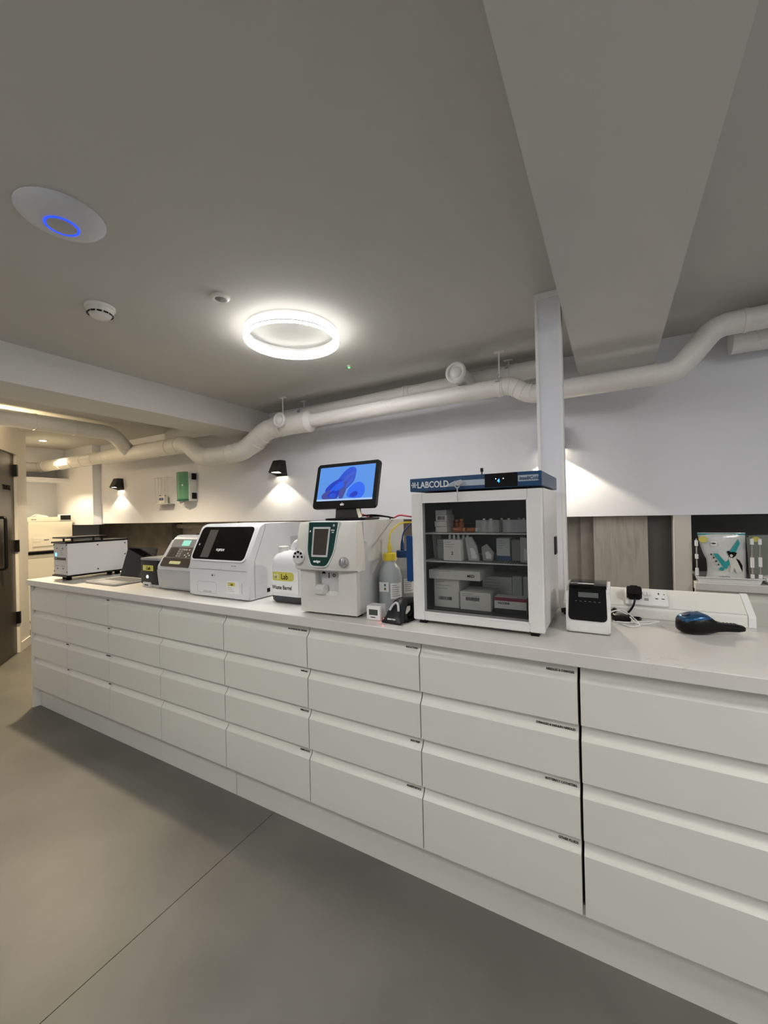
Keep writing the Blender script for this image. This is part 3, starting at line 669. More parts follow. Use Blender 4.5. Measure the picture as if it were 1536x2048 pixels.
onface('power_symbol', [(.190+.005*math.cos(t_*PI/6), .158+.005*math.sin(t_*PI/6)) for t_ in range(12)], -.0036, -.002, lgrey)
onface('indicator', [(.073, .131), (.079, .131), (.079, .138), (.073, .138)], -.0038, -.002, whiteink)
def knobat(name, x, z, r, d0, d1, mat, seg=28):
    o = part(name, lathe(NB(), [(0, d0), (r*.92, d0), (r, d0+.002), (r, d1), (0, d1)], seg, axis='y'), mat, ex, loc=(x, -.030, z)); o.rotation_euler = (-sl, 0, 0); return o
knobat('mixer_disc', .022, .242, .029, -.008, .010, M('disc_silver', (.6, .6, .6), .3))
for k in range(8):
    a_ = k*PI/4; o = knobat('disc_hole', .022+.020*math.cos(a_), .242+.020*math.sin(a_), .0052, -.0092-.0, -.004, black, 14)
knobat('disc_hub', .022, .242, .005, -.0105, -.004, black, 14)
knobat('dial_recess', .238, .226, .021, -.0045, .012, M('recess_shadow', (.40, .39, .37), .5))
knobat('dial', .241, .226, .0165, -.012, -.002, chrome)
o = part('dial_grip', B(-.004, .004, -.008, 0, -.016, .016, .003, 2), steel, ex, loc=(.241, -.042, .226)); o.rotation_euler = (-sl, 0, 0)
bm = NB()
for x in (.02, .24):
    for y in (.03, .40): box(bm, x, x+.03, y, y+.03, 0, .0098)
part('foot', bm, rubber, ex)
bm = NB(); tube(bm, [(2.50, .42, 1.309), (2.54, .40, 1.335), (2.60, .36, 1.335), (2.64, .38, 1.312)], .0035, 8, fil=.02)
tag(part('cable', bm, red), 'red cable looping over the green-panelled analyser behind the monitor', 'cable')
bm = NB(); tube(bm, [(2.74, .42, 1.312), (2.765, .43, 1.326), (2.85, .44, 1.312), (2.93, .45, 1.285), (2.955, .46, 1.20)], .0042, 8, fil=.02)
tag(part('cable', bm, M('pink_cable', (.65, .10, .13), .4)), 'thicker red cable trailing from the analyser to behind the fridge', 'cable')

# ---------------------------------------------------------------- monitor on the analyser
mo = thing('touch_monitor', 'black touch monitor showing blue petals on top of the analyser', 'monitor', (2.593, .235, 1.3085), -.03)
part('base', prism(NB(), rrect(-.07, .14, -.10, .10, .05), 0.0, .010, 'z', .003), black, mo)
part('stand_neck', prism(NB(), [(-.062, 0.008), (.070, .008), (.056, .06), (.053, .10), (-.052, .10), (-.052, .05)], -.006, .030, 'y', .003), M('stand_grey', (.05, .05, .05), .35), mo)
piv = Vector((0, -.030, .055)); tl = -.24; MW, MH = .176, .205
def onmon(name, bm, mat, lab=None):
    o = part(name, bm, mat, mo, loc=piv); o.rotation_euler = (tl, 0, 0); return o
hs = onmon('housing', prism(NB(), rrect(-MW, MW, 0, MH+.012, .012), 0, .018, 'y', .003), black)
sw = M('screen_wallpaper', (.0, .0, .0), .3, emit=(.105, .30, .78), es=.20)
onmon('screen', B(-MW+.020, MW-.020, -.0008, 0, .036, MH-.005), sw)
onmon('taskbar', B(-MW+.020, MW-.020, -.0012, -.0008, .036, .044), M('taskbar_glow', (0, 0, 0), .5, emit=(.45, .62, .95), es=.18))
def petal(cx, cz, rx, rz, rot, col, k):
    pts = []
    for i in range(28):
        a_ = 2*PI*i/28; x = rx*math.cos(a_); z = rz*math.sin(a_)*(1+.25*math.cos(a_))
        px, pz = cx+x*math.cos(rot)-z*math.sin(rot), cz+x*math.sin(rot)+z*math.cos(rot)
        pts.append((px, max(.0445, pz)))
    out = []
    for q in pts:
        if not out or (abs(q[0]-out[-1][0])+abs(q[1]-out[-1][1])) > 1e-4: out.append(q)
    onmon('screen_shape', prism(NB(), out, -.0010-.00008*k, -.0008, 'y'), M('petal_%d' % (k % 6), (0, 0, 0), .5, emit=col, es=.20))
cols = [(.01, .07, .62), (.006, .035, .50), (.02, .13, .85), (.05, .06, .30), (.04, .09, .55), (.005, .10, .80)]
k = 0
for (cx, cz, rx, rz, rot) in ((.005, .135, .075, .032, .75), (-.045, .105, .060, .026, .35), (.075, .078, .048, .038, .2), (-.070, .062, .050, .028, .1), (.02, .125, .058, .022, .8), (-.03, .10, .045, .018, .45), (.03, .118, .045, .016, .85), (-.05, .068, .035, .018, .2), (.06, .068, .036, .022, .25), (.0, .085, .018, .045, -.25), (.035, .12, .034, .009, .9), (-.02, .098, .03, .01, .5), (-.055, .06, .02, .012, 0), (.065, .062, .022, .012, .3)):
    petal(cx-.01, cz, rx, rz, rot, cols[k % 6], k); k += 1
o = text('lettering', 'elo', .014, (0, 0, 0), whiteink, mo, bold=.0004, ext=.0003, align='CENTER', sx=.9); o.location = piv+Vector((0, -.0008+.004*0, .012)); o.rotation_euler = (PI/2+tl, 0, 0); o.location.y += -.0018
bm = NB(); tube(bm, [(2.66, .33, 1.322), (2.72, .30, 1.325), (2.76, .34, 1.318), (2.72, .42, 1.313), (2.70, .46, 1.30)], .004, 8, fil=.03); tube(bm, [(2.64, .30, 1.326), (2.70, .28, 1.330), (2.74, .30, 1.325), (2.77, .36, 1.313)], .0035, 8, fil=.03)
tag(part('cable', bm, black), 'black monitor cables lying on the analyser top', 'cable')

# ---------------------------------------------------------------- reagent bottles
def bottle(x, y, cap, fluid, label, hose, r=.066, h=.235):
    t = thing('reagent_bottle', label, 'bottle', (x, y, .921), 0, 'reagent bottles by the fridge')
    part('bottle_body', lathe(NB(), [(0, 0), (r-.004, 0), (r, .006), (r, h*.60), (r-.004, h*.66), (r*.86, h*.74), (r*.60, h*.82), (.024, h*.86), (.024, h*.90), (0, h*.90)], 32), frost, t)
    part('fluid', lathe(NB(), [(0, .003), (r-.006, .003), (r-.003, .008), (r-.003, h*.60), (r-.007, h*.64), (0, h*.64)], 32), fluid, t)
    part('cap', lathe(NB(), [(0, h*.90), (.027, h*.90), (.028, h*.905), (.028, h*1.02), (.025, h*1.035), (0, h*1.035)], 28), cap, t)
    part('cap_nozzle', lathe(NB(), [(.009, h*1.036), (.008, h*1.15), (.004, h*1.25), (0, h*1.25)], 16), cap, t)
    hp = NB(); tube(hp, [(0, 0, h*1.22)]+hose, .0035, 10, fil=.05, n=8); part('hose', hp, cap, t)
    part('bottle_label', prism(NB(), [((r+.0008)*math.cos(a_), (r+.0008)*math.sin(a_)) for a_ in [math.radians(d_) for d_ in range(-60, 1, 6)]]+[((r+.0002)*math.cos(a_), (r+.0002)*math.sin(a_)) for a_ in [math.radians(d_) for d_ in range(-1, -62, -6)]], .055, .12, 'z'), white, t)
    bm = NB()
    for k in range(6):
        zz = .110-.009*k
        q = [math.radians(d_) for d_ in range(-55, -55+30+(k*17) % 22, 6)]
        prism(bm, [((r+.0013)*math.cos(a_), (r+.0013)*math.sin(a_)) for a_ in q]+[((r+.0007)*math.cos(a_), (r+.0007)*math.sin(a_)) for a_ in q[::-1]], zz, zz+.0022, 'z')
    part('label_print', bm, mgrey, t)
    return t
b1 = bottle(2.814, .235, yellow, M('clear_fluid', (.27, .31, .33), .2), 'frosted reagent bottle with a yellow cap beside the tall analyser', [(.0, .005, .33), (.03, .04, .372), (.08, .10, .372), (.125, .15, .355)], r=.051)
st = part('sticker', B(-.030, .012, -.0535, -.0528, .085, .125), white, b1); st.rotation_euler = (0, 0, .15)
part('barcode', B(-.026, .008, -.0542, -.0536, .108, .118), M('ink_blue', (.1, .15, .2), .6), b1); part('barcode', B(-.026, .008, -.0542, -.0536, .092, .102), M('ink_olive', (.15, .12, .02), .6), b1)
bottle(2.812, .362, bluep, M('blue_black_fluid', (.01, .018, .03), .2), 'reagent bottle with a blue cap and dark fluid behind the yellow-capped one', [(.0, .01, .32), (.01, .03, .345), (.035, .06, .375), (.11, .06, .385)], r=.051)
t3 = bottle(2.86, .462, M('green_cap', (.0, .12, .07), .4), M('clear_fluid'), 'rearmost reagent bottle with a dark green cap, half behind the fridge handle', [(.0, .0, .32), (.03, .0, .34)], r=.034, h=.235)

# ---------------------------------------------------------------- thermometer and its clear stand
th = thing('digital_thermometer', 'small white digital thermometer in a clear plastic stand', 'thermometer', (2.806, .048, .9205), .05)
part('case', B(0, .060, 0, .016, .0, .055, .004, 2), white, th)
part('display', B(.012, .050, -.0008, 0, .020, .042), M('lcd_dark', (.07, .08, .07), .2), th)
text('lettering', 'THERMO', .004, (.018, -.0008, .010), ink, th, ext=.0002, bold=.0002)
bm = NB(); box(bm, .058, .0595, .017, .05, 0, .055); box(bm, .0, .060, .049, .0505, .0, .055); box(bm, 0, .06, .017, .05, .0545, .056)
part('clear_stand', bm, clear, th)

# ---------------------------------------------------------------- barcode scanner on stand
bs = thing('barcode_scanner', 'black handheld barcode scanner resting face down left of the fridge', 'scanner', (2.93, .075, .9205), -.10)
bm = NB()
secs = [(-.045, .010, .000, .030), (-.030, .030, .000, .033), (-.008, .062, .003, .034), (.012, .080, .020, .030), (.034, .086, .045, .024)]
rings = []
for yy, zt_, zb_, hw in secs:
    rings.append([bm.verts.new((hw*math.copysign(abs(math.cos(a_))**.7, math.cos(a_)), yy, zb_+(zt_-zb_)*.5+(zt_-zb_)*.5*math.copysign(abs(math.sin(a_))**.7, math.sin(a_)))) for a_ in [2*PI*q/16 for q in range(16)]])
for A, Bq in zip(rings, rings[1:]):
    for q in range(16): bm.faces.new((A[q], A[(q+1) % 16], Bq[(q+1) % 16], Bq[q]))
bm.faces.new(rings[0][::-1]); bm.faces.new(rings[-1])
for v in bm.verts: v.co.x *= 1+.6*max(0, (.03-v.co.z)/.03)
hd = part('scanner_head', bm, dgrey, bs, smooth=60)
bm = NB(); tube(bm, [(0, .030, .068), (.010, .06, .066), (.018, .11, .060), (.022, .15, .050)], [.020, .018, .016, .015], 14); part('grip', bm, dgrey, bs)
part('stand_foot', prism(NB(), rrect(-.030, .045, -.02, .085, .025), 0, .010, 'z', .003), black, bs)
part('stand_arm', tube(NB(), [(.02, .05, .01), (.03, .065, .03), (.028, .070, .055)], .012, 10), black, bs)
bm = NB(); tube(bm, [(-.020, -.024, .045), (-.012, -.012, .066), (0, -.006, .074), (.012, -.012, .066), (.020, -.024, .045)], .0045, 8, fil=.01); part('trigger_ring', bm, lgrey, bs)
o = text('lettering', 'BARCODE', .0055, (-.020, -.0415, .014), whiteink, bs, ext=.0003, bold=.0003); o.rotation_euler = (PI/2-.55, 0, 0)
rg = lamp('scanner_beam', 'AREA', (2.905, .045, .934), .012, (1, .12, .18), rot=(-.5, 0, 0), shape='RECTANGLE', size=.05, size_y=.008)

# ---------------------------------------------------------------- waste barrel
wbr = thing('waste_barrel', 'white jerrycan waste barrel with dark grey foot and yellow label', 'jerrycan', (2.202, .135, .921))
BW = .205; BD = .20
body = [(0, 0)]
prof = [(.0, .008), (.018, .0), (.052, .0), (.165, .0), (.205, .012), (.225, .035)]
bm = NB(); layers = []
for z, ins in ((.034, .0), (.170, .0), (.205, .004), (.228, .018), (.243, .042)):
    layers.append([bm.verts.new((x, y, z)) for x, y in rrect(ins, BW-ins, ins, BD-ins, .034 if ins < .01 else .03, 4)])
for A, Bq in zip(layers, layers[1:]):
    for q in range(len(A)): bm.faces.new((A[q], A[(q+1) % len(A)], Bq[(q+1) % len(A)], Bq[q]))
bm.faces.new(layers[0][::-1]); bm.faces.new(layers[-1])
part('can_body', bm, M('jerrycan_white', (.72, .73, .75), .35), wbr, smooth=40)
bm = NB(); layers = [[bm.verts.new((x, y, z)) for x, y in rrect(i_, BW-i_, i_, BD-i_, .034, 4)] for z, i_ in ((0, .010), (.012, .002), (.0335, .0005))]
for A, Bq in zip(layers, layers[1:]):
    for q in range(len(A)): bm.faces.new((A[q], A[(q+1) % len(A)], Bq[(q+1) % len(A)], Bq[q]))
bm.faces.new(layers[0][::-1]); bm.faces.new(layers[-1]); part('can_foot', bm, M('foot_grey', (.04, .045, .05), .5), wbr)
bm = NB(); tube(bm, [(.075, BD/2, .236), (.082, BD/2, .272), (.12, BD/2, .282), (.19, BD/2, .276), (.198, BD/2, .225)], .019, 14, fil=.03); part('handle', bm, M('jerrycan_white'), wbr)
part('screw_cap', lathe(NB(), [(.024, .228), (.024, .262), (.021, .265), (0, .265)], 24, c=(.042, .06, 0)), M('cap_ivory', (.68, .67, .62), .4), wbr)
part('paper_label', B(.022, BW-.022, -.0007, .0, .050, .150), M('label_white', (.80, .80, .80), .6), wbr)
part('yellow_badge', prism(NB(), rpoly([(.026, .106), (.026, .148), (.158, .148), (.158, .106)], [.004, .004, .02, .02], 5), -.0012, -.0007, 'y'), ylabel, wbr)
text('lettering', 'MI', .026, (.034, -.0014, .114), M('pale_yellow_ink', (.8, .78, .55), .5), wbr, sx=.8, ext=.0002, bold=.0004)
text('lettering', 'Lab', .026, (.078, -.0014, .114), ink, wbr, sx=.85, ext=.0002, bold=.0004)
text('lettering', 'Waste Barrel', .019, (.020, -.0010, .066), ink, wbr, sx=.86, ext=.0002, bold=.0006)

# ---------------------------------------------------------------- wide chemistry analyser with black window
fu = thing('chemistry_analyser', 'wide white analyser with a big black slanted window', 'analyser', (1.663, .092, .921))
FWd = .445; fw = M('chem_white', (.70, .71, .73), .4, bump=.04, bscale=500)
side = rpoly([(0, .004), (0, .198), (.085, .365), (.12, .377), (.40, .377), (.42, .36), (.42, .004)], [.006, .06, .05, .04, .02, .04, .01], 5)
part('main_body', prism(NB(), side, .0, FWd, 'x', .012, 3), fw, fu, smooth=40)
part('side_seam', prism(NB(), [(.040, .006), (.042, .006), (.042, .19), (.113, .345), (.118, .376), (.116, .376), (.111, .345), (.040, .19)], FWd-.0005, FWd+.0006, 'x'), mgrey, fu)
# slanted glossy window
ang = math.atan2(.085, .167)
def onfu(name, bm, mat):
    o = part(name, bm, mat, fu, loc=(0, .0, .198)); o.rotation_euler = (-ang, 0, 0); return o
onfu('black_window', prism(NB(), rrect(.018, FWd-.030, -.002, .182, .022), -.0030, .006, 'y', .001), gloss)
onfu('window_frame', prism(NB(), rrect(.010, FWd-.022, -.010, .188, .028), -.0015, .004, 'y'), M('frame_white', (.78, .79, .81), .3))
onfu('sample_slot', B(.085, .150, -.0036, -.003, .008, .165), M('slot_brown', (.09, .08, .075), .3))
onfu('indicator', prism(NB(), rrect(.038, .046, .075, .085, .002), -.0038, -.003, 'y'), lgrey)
o = text('lettering', 'FUJIFILM', .0135, (0, 0, 0), whiteink, fu, ext=.0002, bold=.0003, sx=.9); o.location = Vector((.190, 0, .198))+Matrix.Rotation(-ang, 3, 'X') @ Vector((0, -.0034, .045)); o.rotation_euler = (PI/2-ang, 0, 0)
part('front_flap_line', B(.002, FWd-.012, -.0006, .001, .1435, .1455), mgrey, fu)
part('flap_lip', B(.11, .255, -.006, .0, .1465, .152, .002, 2), fw, fu)
bm = NB(); pts = rrect(.062, .212, .022, .080, .010, 4); pin = rrect(.0632, .2108, .0232, .0788, .009, 4)
A = [bm.verts.new((p[0], -.0006, p[1])) for p in pts]; Bq = [bm.verts.new((p[0], -.0006, p[1])) for p in pin]
for q in range(len(A)): bm.faces.new((A[q], A[(q+1) % len(A)], Bq[(q+1) % len(A)], Bq[q]))
part('tray_outline', bm, mgrey, fu)
part('tray_grip', B(.108, .172, -.0008, .0, .022, .034, .0, 1), lgrey, fu)
part('front_label', B(.290, .378, -.0008, .0, .030, .092), M('label_white'), fu)
part('yellow_badge', prism(NB(), rpoly([(.297, .068), (.297, .086), (.350, .086), (.350, .068)], [.002, .002, .008, .008]), -.0012, -.0008, 'y'), ylabel, fu)
text('lettering', 'MI', .009, (.300, -.0014, .0725), M('pale_yellow_ink'), fu, ext=.0002); text('lettering', 'Lab', .0105, (.317, -.0014, .072), ink, fu, ext=.0002, bold=.0004, sx=.9)
bm = NB()
for q in range(3): box(bm, .297, .297+.03+.01*q, -.0012, -.0008, .058-.008*q, .0595-.008*q)
part('label_print', bm, mgrey, fu)
text('lettering', 'DRI-CHEM', .0055, (.325, -.0008, .166), mgrey, fu, ext=.0002)
text('lettering', '2s', .010, (.193, -.0008, .112), M('pale_grey_ink', (.4, .4, .4), .6), fu, ext=.0002)
part('drop_mark', prism(NB(), [(.182, .123), (.186, .115), (.184, .110), (.180, .110), (.178, .115)], -.0009, 0, 'y'), ink, fu)
part('side_slot', B(.398, .400, -.0006, .0, .035, .085), mgrey, fu)
part('side_latch', prism(NB(), rrect(-.004, .018, .035, .075, .003), FWd-.001, FWd+.006, 'x'), fw, fu)
part('power_switch', B(FWd-.001, FWd+.002, .12, .14, .025, .045), black, fu)
part('side_vent', B(FWd-.001, FWd+.001, .30, .38, .26, .30), lgrey, fu)

# ---------------------------------------------------------------- small grey blood-gas analyser with keypad
gr = thing('keypad_analyser', 'grey bench analyser with sloping keypad and tiny lit green display', 'analyser', (1.322, .135, .921))
gm = M('analyser_grey', (.44, .44, .455), .4); gm2 = M('analyser_pale', (.60, .60, .61), .4)
GW = .30
side = rpoly([(0, .004), (-.012, .135), (.095, .300), (.135, .312), (.26, .30), (.28, .004)], [.012, .012, .03, .02, .03, .01], 4)
part('main_body', prism(NB(), side, 0, GW, 'x', .012, 3), gm2, gr, smooth=40)
part('lower_shell', prism(NB(), rpoly([(-.0035, .010), (-.0145, .118), (.275, .118), (.275, .010)], [.01, .004, .002, .002]), -.002, GW+.002, 'x', .008, 2), gm, gr, smooth=40)
ag = math.atan2(.107, .165)
def ongr(name, bm, mat):
    o = part(name, bm, mat, gr, loc=(0, -.012, .135)); o.rotation_euler = (-ag, 0, 0); return o
ongr('keypad_panel', prism(NB(), rrect(.030, .270, .060, .128, .006), -.0016, .004, 'y'), M('keypad_brown', (.055, .045, .04), .35))
ongr('display_panel', prism(NB(), rrect(.024, .262, .130, .182, .010), -.0014, .004, 'y'), mgrey)
ongr('lit_display', B(.120, .190, -.0022, -.001, .138, .174), M('lcd_green', (.1, .2, .18), .3, emit=(.30, .80, .62), es=.16))
for i in range(5):
    for j in range(4):
        ongr('key', B(.045+i*.024, .063+i*.024, -.0026, -.0014, .066+j*.0145, .077+j*.0145, .001, 1), dgrey if i < 3 else mgrey)
for (x, z) in ((.196, .078), (.216, .068), (.216, .090), (.236, .078), (.216, .112), (.190, .112), (.170, .112)):
    ongr('arrow_key', prism(NB(), rrect(x-.006, x+.006, z-.004, z+.004, .003), -.0030, -.0014, 'y'), M('key_silver', (.6, .58, .55), .3))
ongr('cover_flap', prism(NB(), rpoly([(.028, .002), (.282, .002), (.270, .056), (.022, .056)], .006), -.0060, .002, 'y', .002), M('smoky_cover', (.07, .055, .045), .15))
ongr('flap_hinge', B(.025, .275, -.0065, 0, .055, .060), chrome)
ongr('yellow_sticker', prism(NB(), rrect(.10, .20, .018, .036, .006), -.0068, -.006, 'y'), M('sticker_pale', (.7, .66, .35), .5))
part('rear_cable_box', B(.06, .22, .20, .27, .3045, .318, .004, 2), dgrey, gr)

# ---------------------------------------------------------------- small dark centrifuge with yellow Lab sticker
hu = thing('mini_centrifuge', 'small dark box centrifuge with yellow lab sticker and white button', 'centrifuge', (1.10, .150, .921))
prf = rpoly([(0, .0), (.17, 0), (.19, .03), (.19, .18), (0, .18)], [.02, .02, .01, .02, .02], 3)
part('case', prism(NB(), rpoly([(0, 0), (.19, 0), (.19, .18), (0, .18)], .014, 3), .016, .160, 'z', .003), M('navy_case', (.010, .012, .017), .4, spec=.3), hu)
part('lid', prism(NB(), rpoly([(-.001, -.001), (.191, -.001), (.191, .181), (-.001, .181)], .014, 3), .161, .175, 'z', .004), M('lid_grey', (.30, .30, .31), .3), hu)
part('base_plate', prism(NB(), rpoly([(.008, .004), (.185, .004), (.185, .17), (.008, .17)], .012, 3), 0, .0155, 'z'), lgrey, hu)
part('front_foot', prism(NB(), [(.030, .0), (.038, .030), (.11, .030), (.12, .0)], -.008, .004, 'y', .002), M('foot_silver', (.55, .56, .57), .35), hu)
part('grip_slot', B(.055, .095, -.0095, -.008, .010, .016), black, hu)
part('yellow_badge', B(.030, .135, -.0012, .0, .098, .132), ylabel, hu)
text('lettering', 'Lab', .020, (.070, -.0018, .105), ink, hu, ext=.0003, bold=.0008); text('lettering', 'Mi', .018, (.035, -.0018, .106), M('pale_yellow_ink'), hu, ext=.0003)
part('button', lathe(NB(), [(0, -.003), (.010, -.003), (.011, 0), (0, 0)], 18, c=(.075, 0, .062), axis='y'), M('lit_button', (.8, .85, .85), .4, emit=(.7, .9, .9), es=.2), hu)
part('lid_slot', B(.04, .11, -.0008, 0, .145, .150), black, hu)

# ---------------------------------------------------------------- laptop
lp = thing('laptop', 'open silver laptop with a dark screen beside the white box', 'laptop', (.585, .075, .9205), 0)
part('base', prism(NB(), rrect(0, .360, 0, .225, .010), .003, .013, 'z', .003), M('laptop_silver', (.42, .42, .43), .35, metal=.6), lp)
part('underside', prism(NB(), rrect(.002, .358, .002, .223, .010), 0, .003, 'z'), black, lp)
part('keyboard', B(.06, .345, .095, .205, .0131, .0138), M('keyboard_dark', (.10, .10, .11), .5), lp)
bm = NB()
for j in range(5):
    for i in range(14): box(bm, .063+i*.0200, .080+i*.0200, .098+j*.0212, .115+j*.0212, .0139, .0150)
part('keys', bm, M('keycap', (.16, .16, .17), .5), lp)['kind'] = 'stuff'
part('trackpad', B(.13, .25, .012, .085, .0131, .0134), M('trackpad', (.5, .5, .51), .3), lp)
part('sticker', B(.02, .085, .015, .055, .0131, .0134), mgrey, lp)
scx = part('screen_lid', prism(NB(), rrect(.004, .356, 0, .215, .008), 0, .006, 'y'), dgrey, lp, loc=(0, .222, .010)); scx.rotation_euler = (-.30, 0, 0)
s2 = part('screen', B(.010, .350, -.0008, 0, .010, .205), gloss, lp, loc=(0, .222, .010)); s2.rotation_euler = (-.30, 0, 0)

# ---------------------------------------------------------------- white box instrument with black lid
wbx = thing('white_box_instrument', 'long white metal box instrument with black top rails and blue light', 'instrument', (.185, .067, .921))
BXW, BXD = .197, .40; bxm = M('box_white', (.62, .63, .64), .45, bump=.1, bscale=500)
part('case', B(0, BXW, 0, BXD, .036, .256, .002, 1), bxm, wbx)
part('bottom_tray', B(-.008, BXW+.003, -.008, BXD+.004, .024, .0355), black, wbx)
part('top_tray', B(-.012, BXW+.003, -.010, BXD+.004, .2565, .268), black, wbx)
part('upper_plate', B(-.004, BXW+.003, -.004, BXD*.65, .290, .300), black, wbx)
bm = NB()
for x in (.06, .18):
    for y in (.03, .22): box(bm, x, x+.01, y, y+.01, .268, .290)
part('plate_post', bm, black, wbx)
bm = NB()
for x in (.14,): 
    for y in (.01, .33): cyl(bm, (x, y+.02, 0), (x, y+.02, .0238), .018, 16)
cyl(bm, (.03, .35, 0), (.03, .35, .0238), .018, 16); cyl(bm, (.03, .05, 0.0), (.03, .05, .0238), .012, 12)
part('foot', bm, rubber, wbx)
part('front_plate', B(.012, BXW-.012, -.0012, .0, .045, .235), M('plate_grey', (.58, .59, .60), .45), wbx)
part('black_strip', B(.018, BXW-.018, -.002, -.0012, .140, .158), black, wbx)
text('lettering', 'ON', .007, (.03, -.0023, .146), whiteink, wbx, ext=.0002)
part('status_light', lathe(NB(), [(0, -.004), (.011, -.004), (.012, -.0012), (0, -.0012)], 18, c=(.040, 0, .178), axis='y'), M('blue_status', (.1, .3, .8), .3, emit=(.05, .28, 1), es=1.2), wbx)
bm = NB()
for x, z in ((.004, .245), (BXW-.012, .245), (.006, .06), (BXW-.010, .06), (.05, .222), (.13, .222), (.055, .082), (.135, .082)): lathe(bm, [(0, -.0028), (.0045, -.0022), (.005, 0), (0, 0)], 10, c=(x+.004, -.001, z), axis='y')
for y, z in ((.19, .235), (.38, .235), (.19, .06), (.38, .15), (.38, .06)): lathe(bm, [(0, .0022), (.0045, .002), (.005, 0), (0, 0)], 10, c=(BXW, y, z), axis='x')
part('screws', bm, black, wbx)
bm = NB()
for (x, z, w_) in ((.030, .098, .045), (.105, .098, .06), (.105, .175, .03), (.105, .19, .03), (.105, .205, .03)): box(bm, x, x+w_, -.0020, -.0012, z, z+.0035)
part('print_lines', bm, mgrey, wbx)
bm = NB(); tube(bm, [(.39, .45, .96), (.45, .46, 1.03), (.50, .44, 1.02), (.47, .42, .98), (.53, .40, .95), (.50, .36, .925), (.43, .33, .925)], .004, 8, fil=.02); tube(bm, [(.40, .44, .94), (.46, .45, 1.0), (.52, .43, .99), (.50, .41, .96), (.55, .38, .93)], .004, 8, fil=.02)
tag(part('cable', bm, white), 'white cables bunched behind the white box instrument', 'cable')

# ---------------------------------------------------------------- label printer
lpn = thing('label_printer', 'white label printer with a glossy black front', 'printer', (3.512, .192, .921), .0)
side = rpoly([(0, .002), (-.004, .044), (.018, .150), (.045, .157), (.17, .152), (.18, .002)], [.008, .02, .02, .01, .02, .008], 4)
part('shell', prism(NB(), side, 0, .132, 'x', .008, 3), M('printer_white', (.78, .77, .75), .35), lpn, smooth=40)
pa = math.atan2(.022, .106)
def onlp(name, bm, mat):
    o = part(name, bm, mat, lpn, loc=(0, -.0036, .044)); o.rotation_euler = (-pa, 0, 0); return o
onlp('black_front', prism(NB(), rpoly([(.007, .000), (.123, .000), (.120, .112), (.010, .112)], [.016, .016, .010, .010], 4), -.0020, .004, 'y', .0008), gloss)
onlp('display', B(.038, .098, -.0026, -.002, .076, .092), M('lcd_grey', (.10, .11, .105), .3))
bm = NB()
for q in range(6): box(bm, .028+.014*q, .034+.014*q, -.0024, -.002, .062, .0632)
onlp('control_marks', bm, mgrey)
part('top_cover', prism(NB(), rpoly([(.012, .1475), (.022, .1565), (.050, .1605), (.14, .158), (.14, .154), (.05, .1575)], .001), .010, .122, 'x'), gloss, lpn)
part('paper_slot', B(.035, .085, .030, .036, .1600, .1612), white, lpn)

# ---------------------------------------------------------------- microchip reader lying on the worktop
mc = thing('microchip_reader', 'blue and black handheld reader lying on the worktop by the trunking', 'reader', (3.838, .335, .9205), .30)
bm = NB()
secs = [(-.004, .012, .012, .036), (.004, .030, .004, .050), (.030, .042, .0, .060), (.060, .042, .0, .066), (.085, .038, .002, .058), (.105, .026, .006, .042), (.130, .021, .008, .034), (.165, .020, .008, .031), (.182, .016, .010, .028), (.187, .008, .014, .024)]
def hull(bm, secs, seg=20, p=.75, zlo=None):
    rings = []
    for x, hw, zb_, zt_ in secs:
        rings.append([bm.verts.new((x, hw*math.copysign(abs(math.cos(a_))**p, math.cos(a_)), (zb_+zt_)/2+(zt_-zb_)/2*math.copysign(abs(math.sin(a_))**p, math.sin(a_)))) for a_ in [2*PI*q/seg for q in range(seg)]])
    for A, Bq in zip(rings, rings[1:]):
        for q in range(seg): bm.faces.new((A[q], A[(q+1) % seg], Bq[(q+1) % seg], Bq[q]))
    bm.faces.new(rings[0][::-1]); bm.faces.new(rings[-1]); return bm
part('reader_body', hull(bm, secs), black, mc, smooth=60)
secs2 = [(.002, .022, .030, .050), (.012, .032, .034, .058), (.035, .038, .036, .0645), (.060, .038, .036, .0690), (.080, .032, .034, .062), (.092, .020, .034, .052)]
part('blue_cover', hull(NB(), secs2), M('metallic_blue', (.03, .10, .22), .25, metal=.5), mc, smooth=60)
o = part('round_button', lathe(NB(), [(0, .003), (.011, .002), (.013, 0), (0, 0)], 24), M('button_navy', (.01, .02, .06), .3), mc, loc=(.020, -.006, .0605)); o.rotation_euler = (0, -.35, 0)
text('lettering', 'READER', .0075, (.038, .000, .0692), whiteink, mc, rot=(0, -.14, 0), ext=.0004)
bm = NB()
for q in range(6): box(bm, .112+q*.010, .117+q*.010, -.012, .012, .0325-.0006*q, .0352-.0006*q)
part('grip_ribs', bm, dgrey, mc)

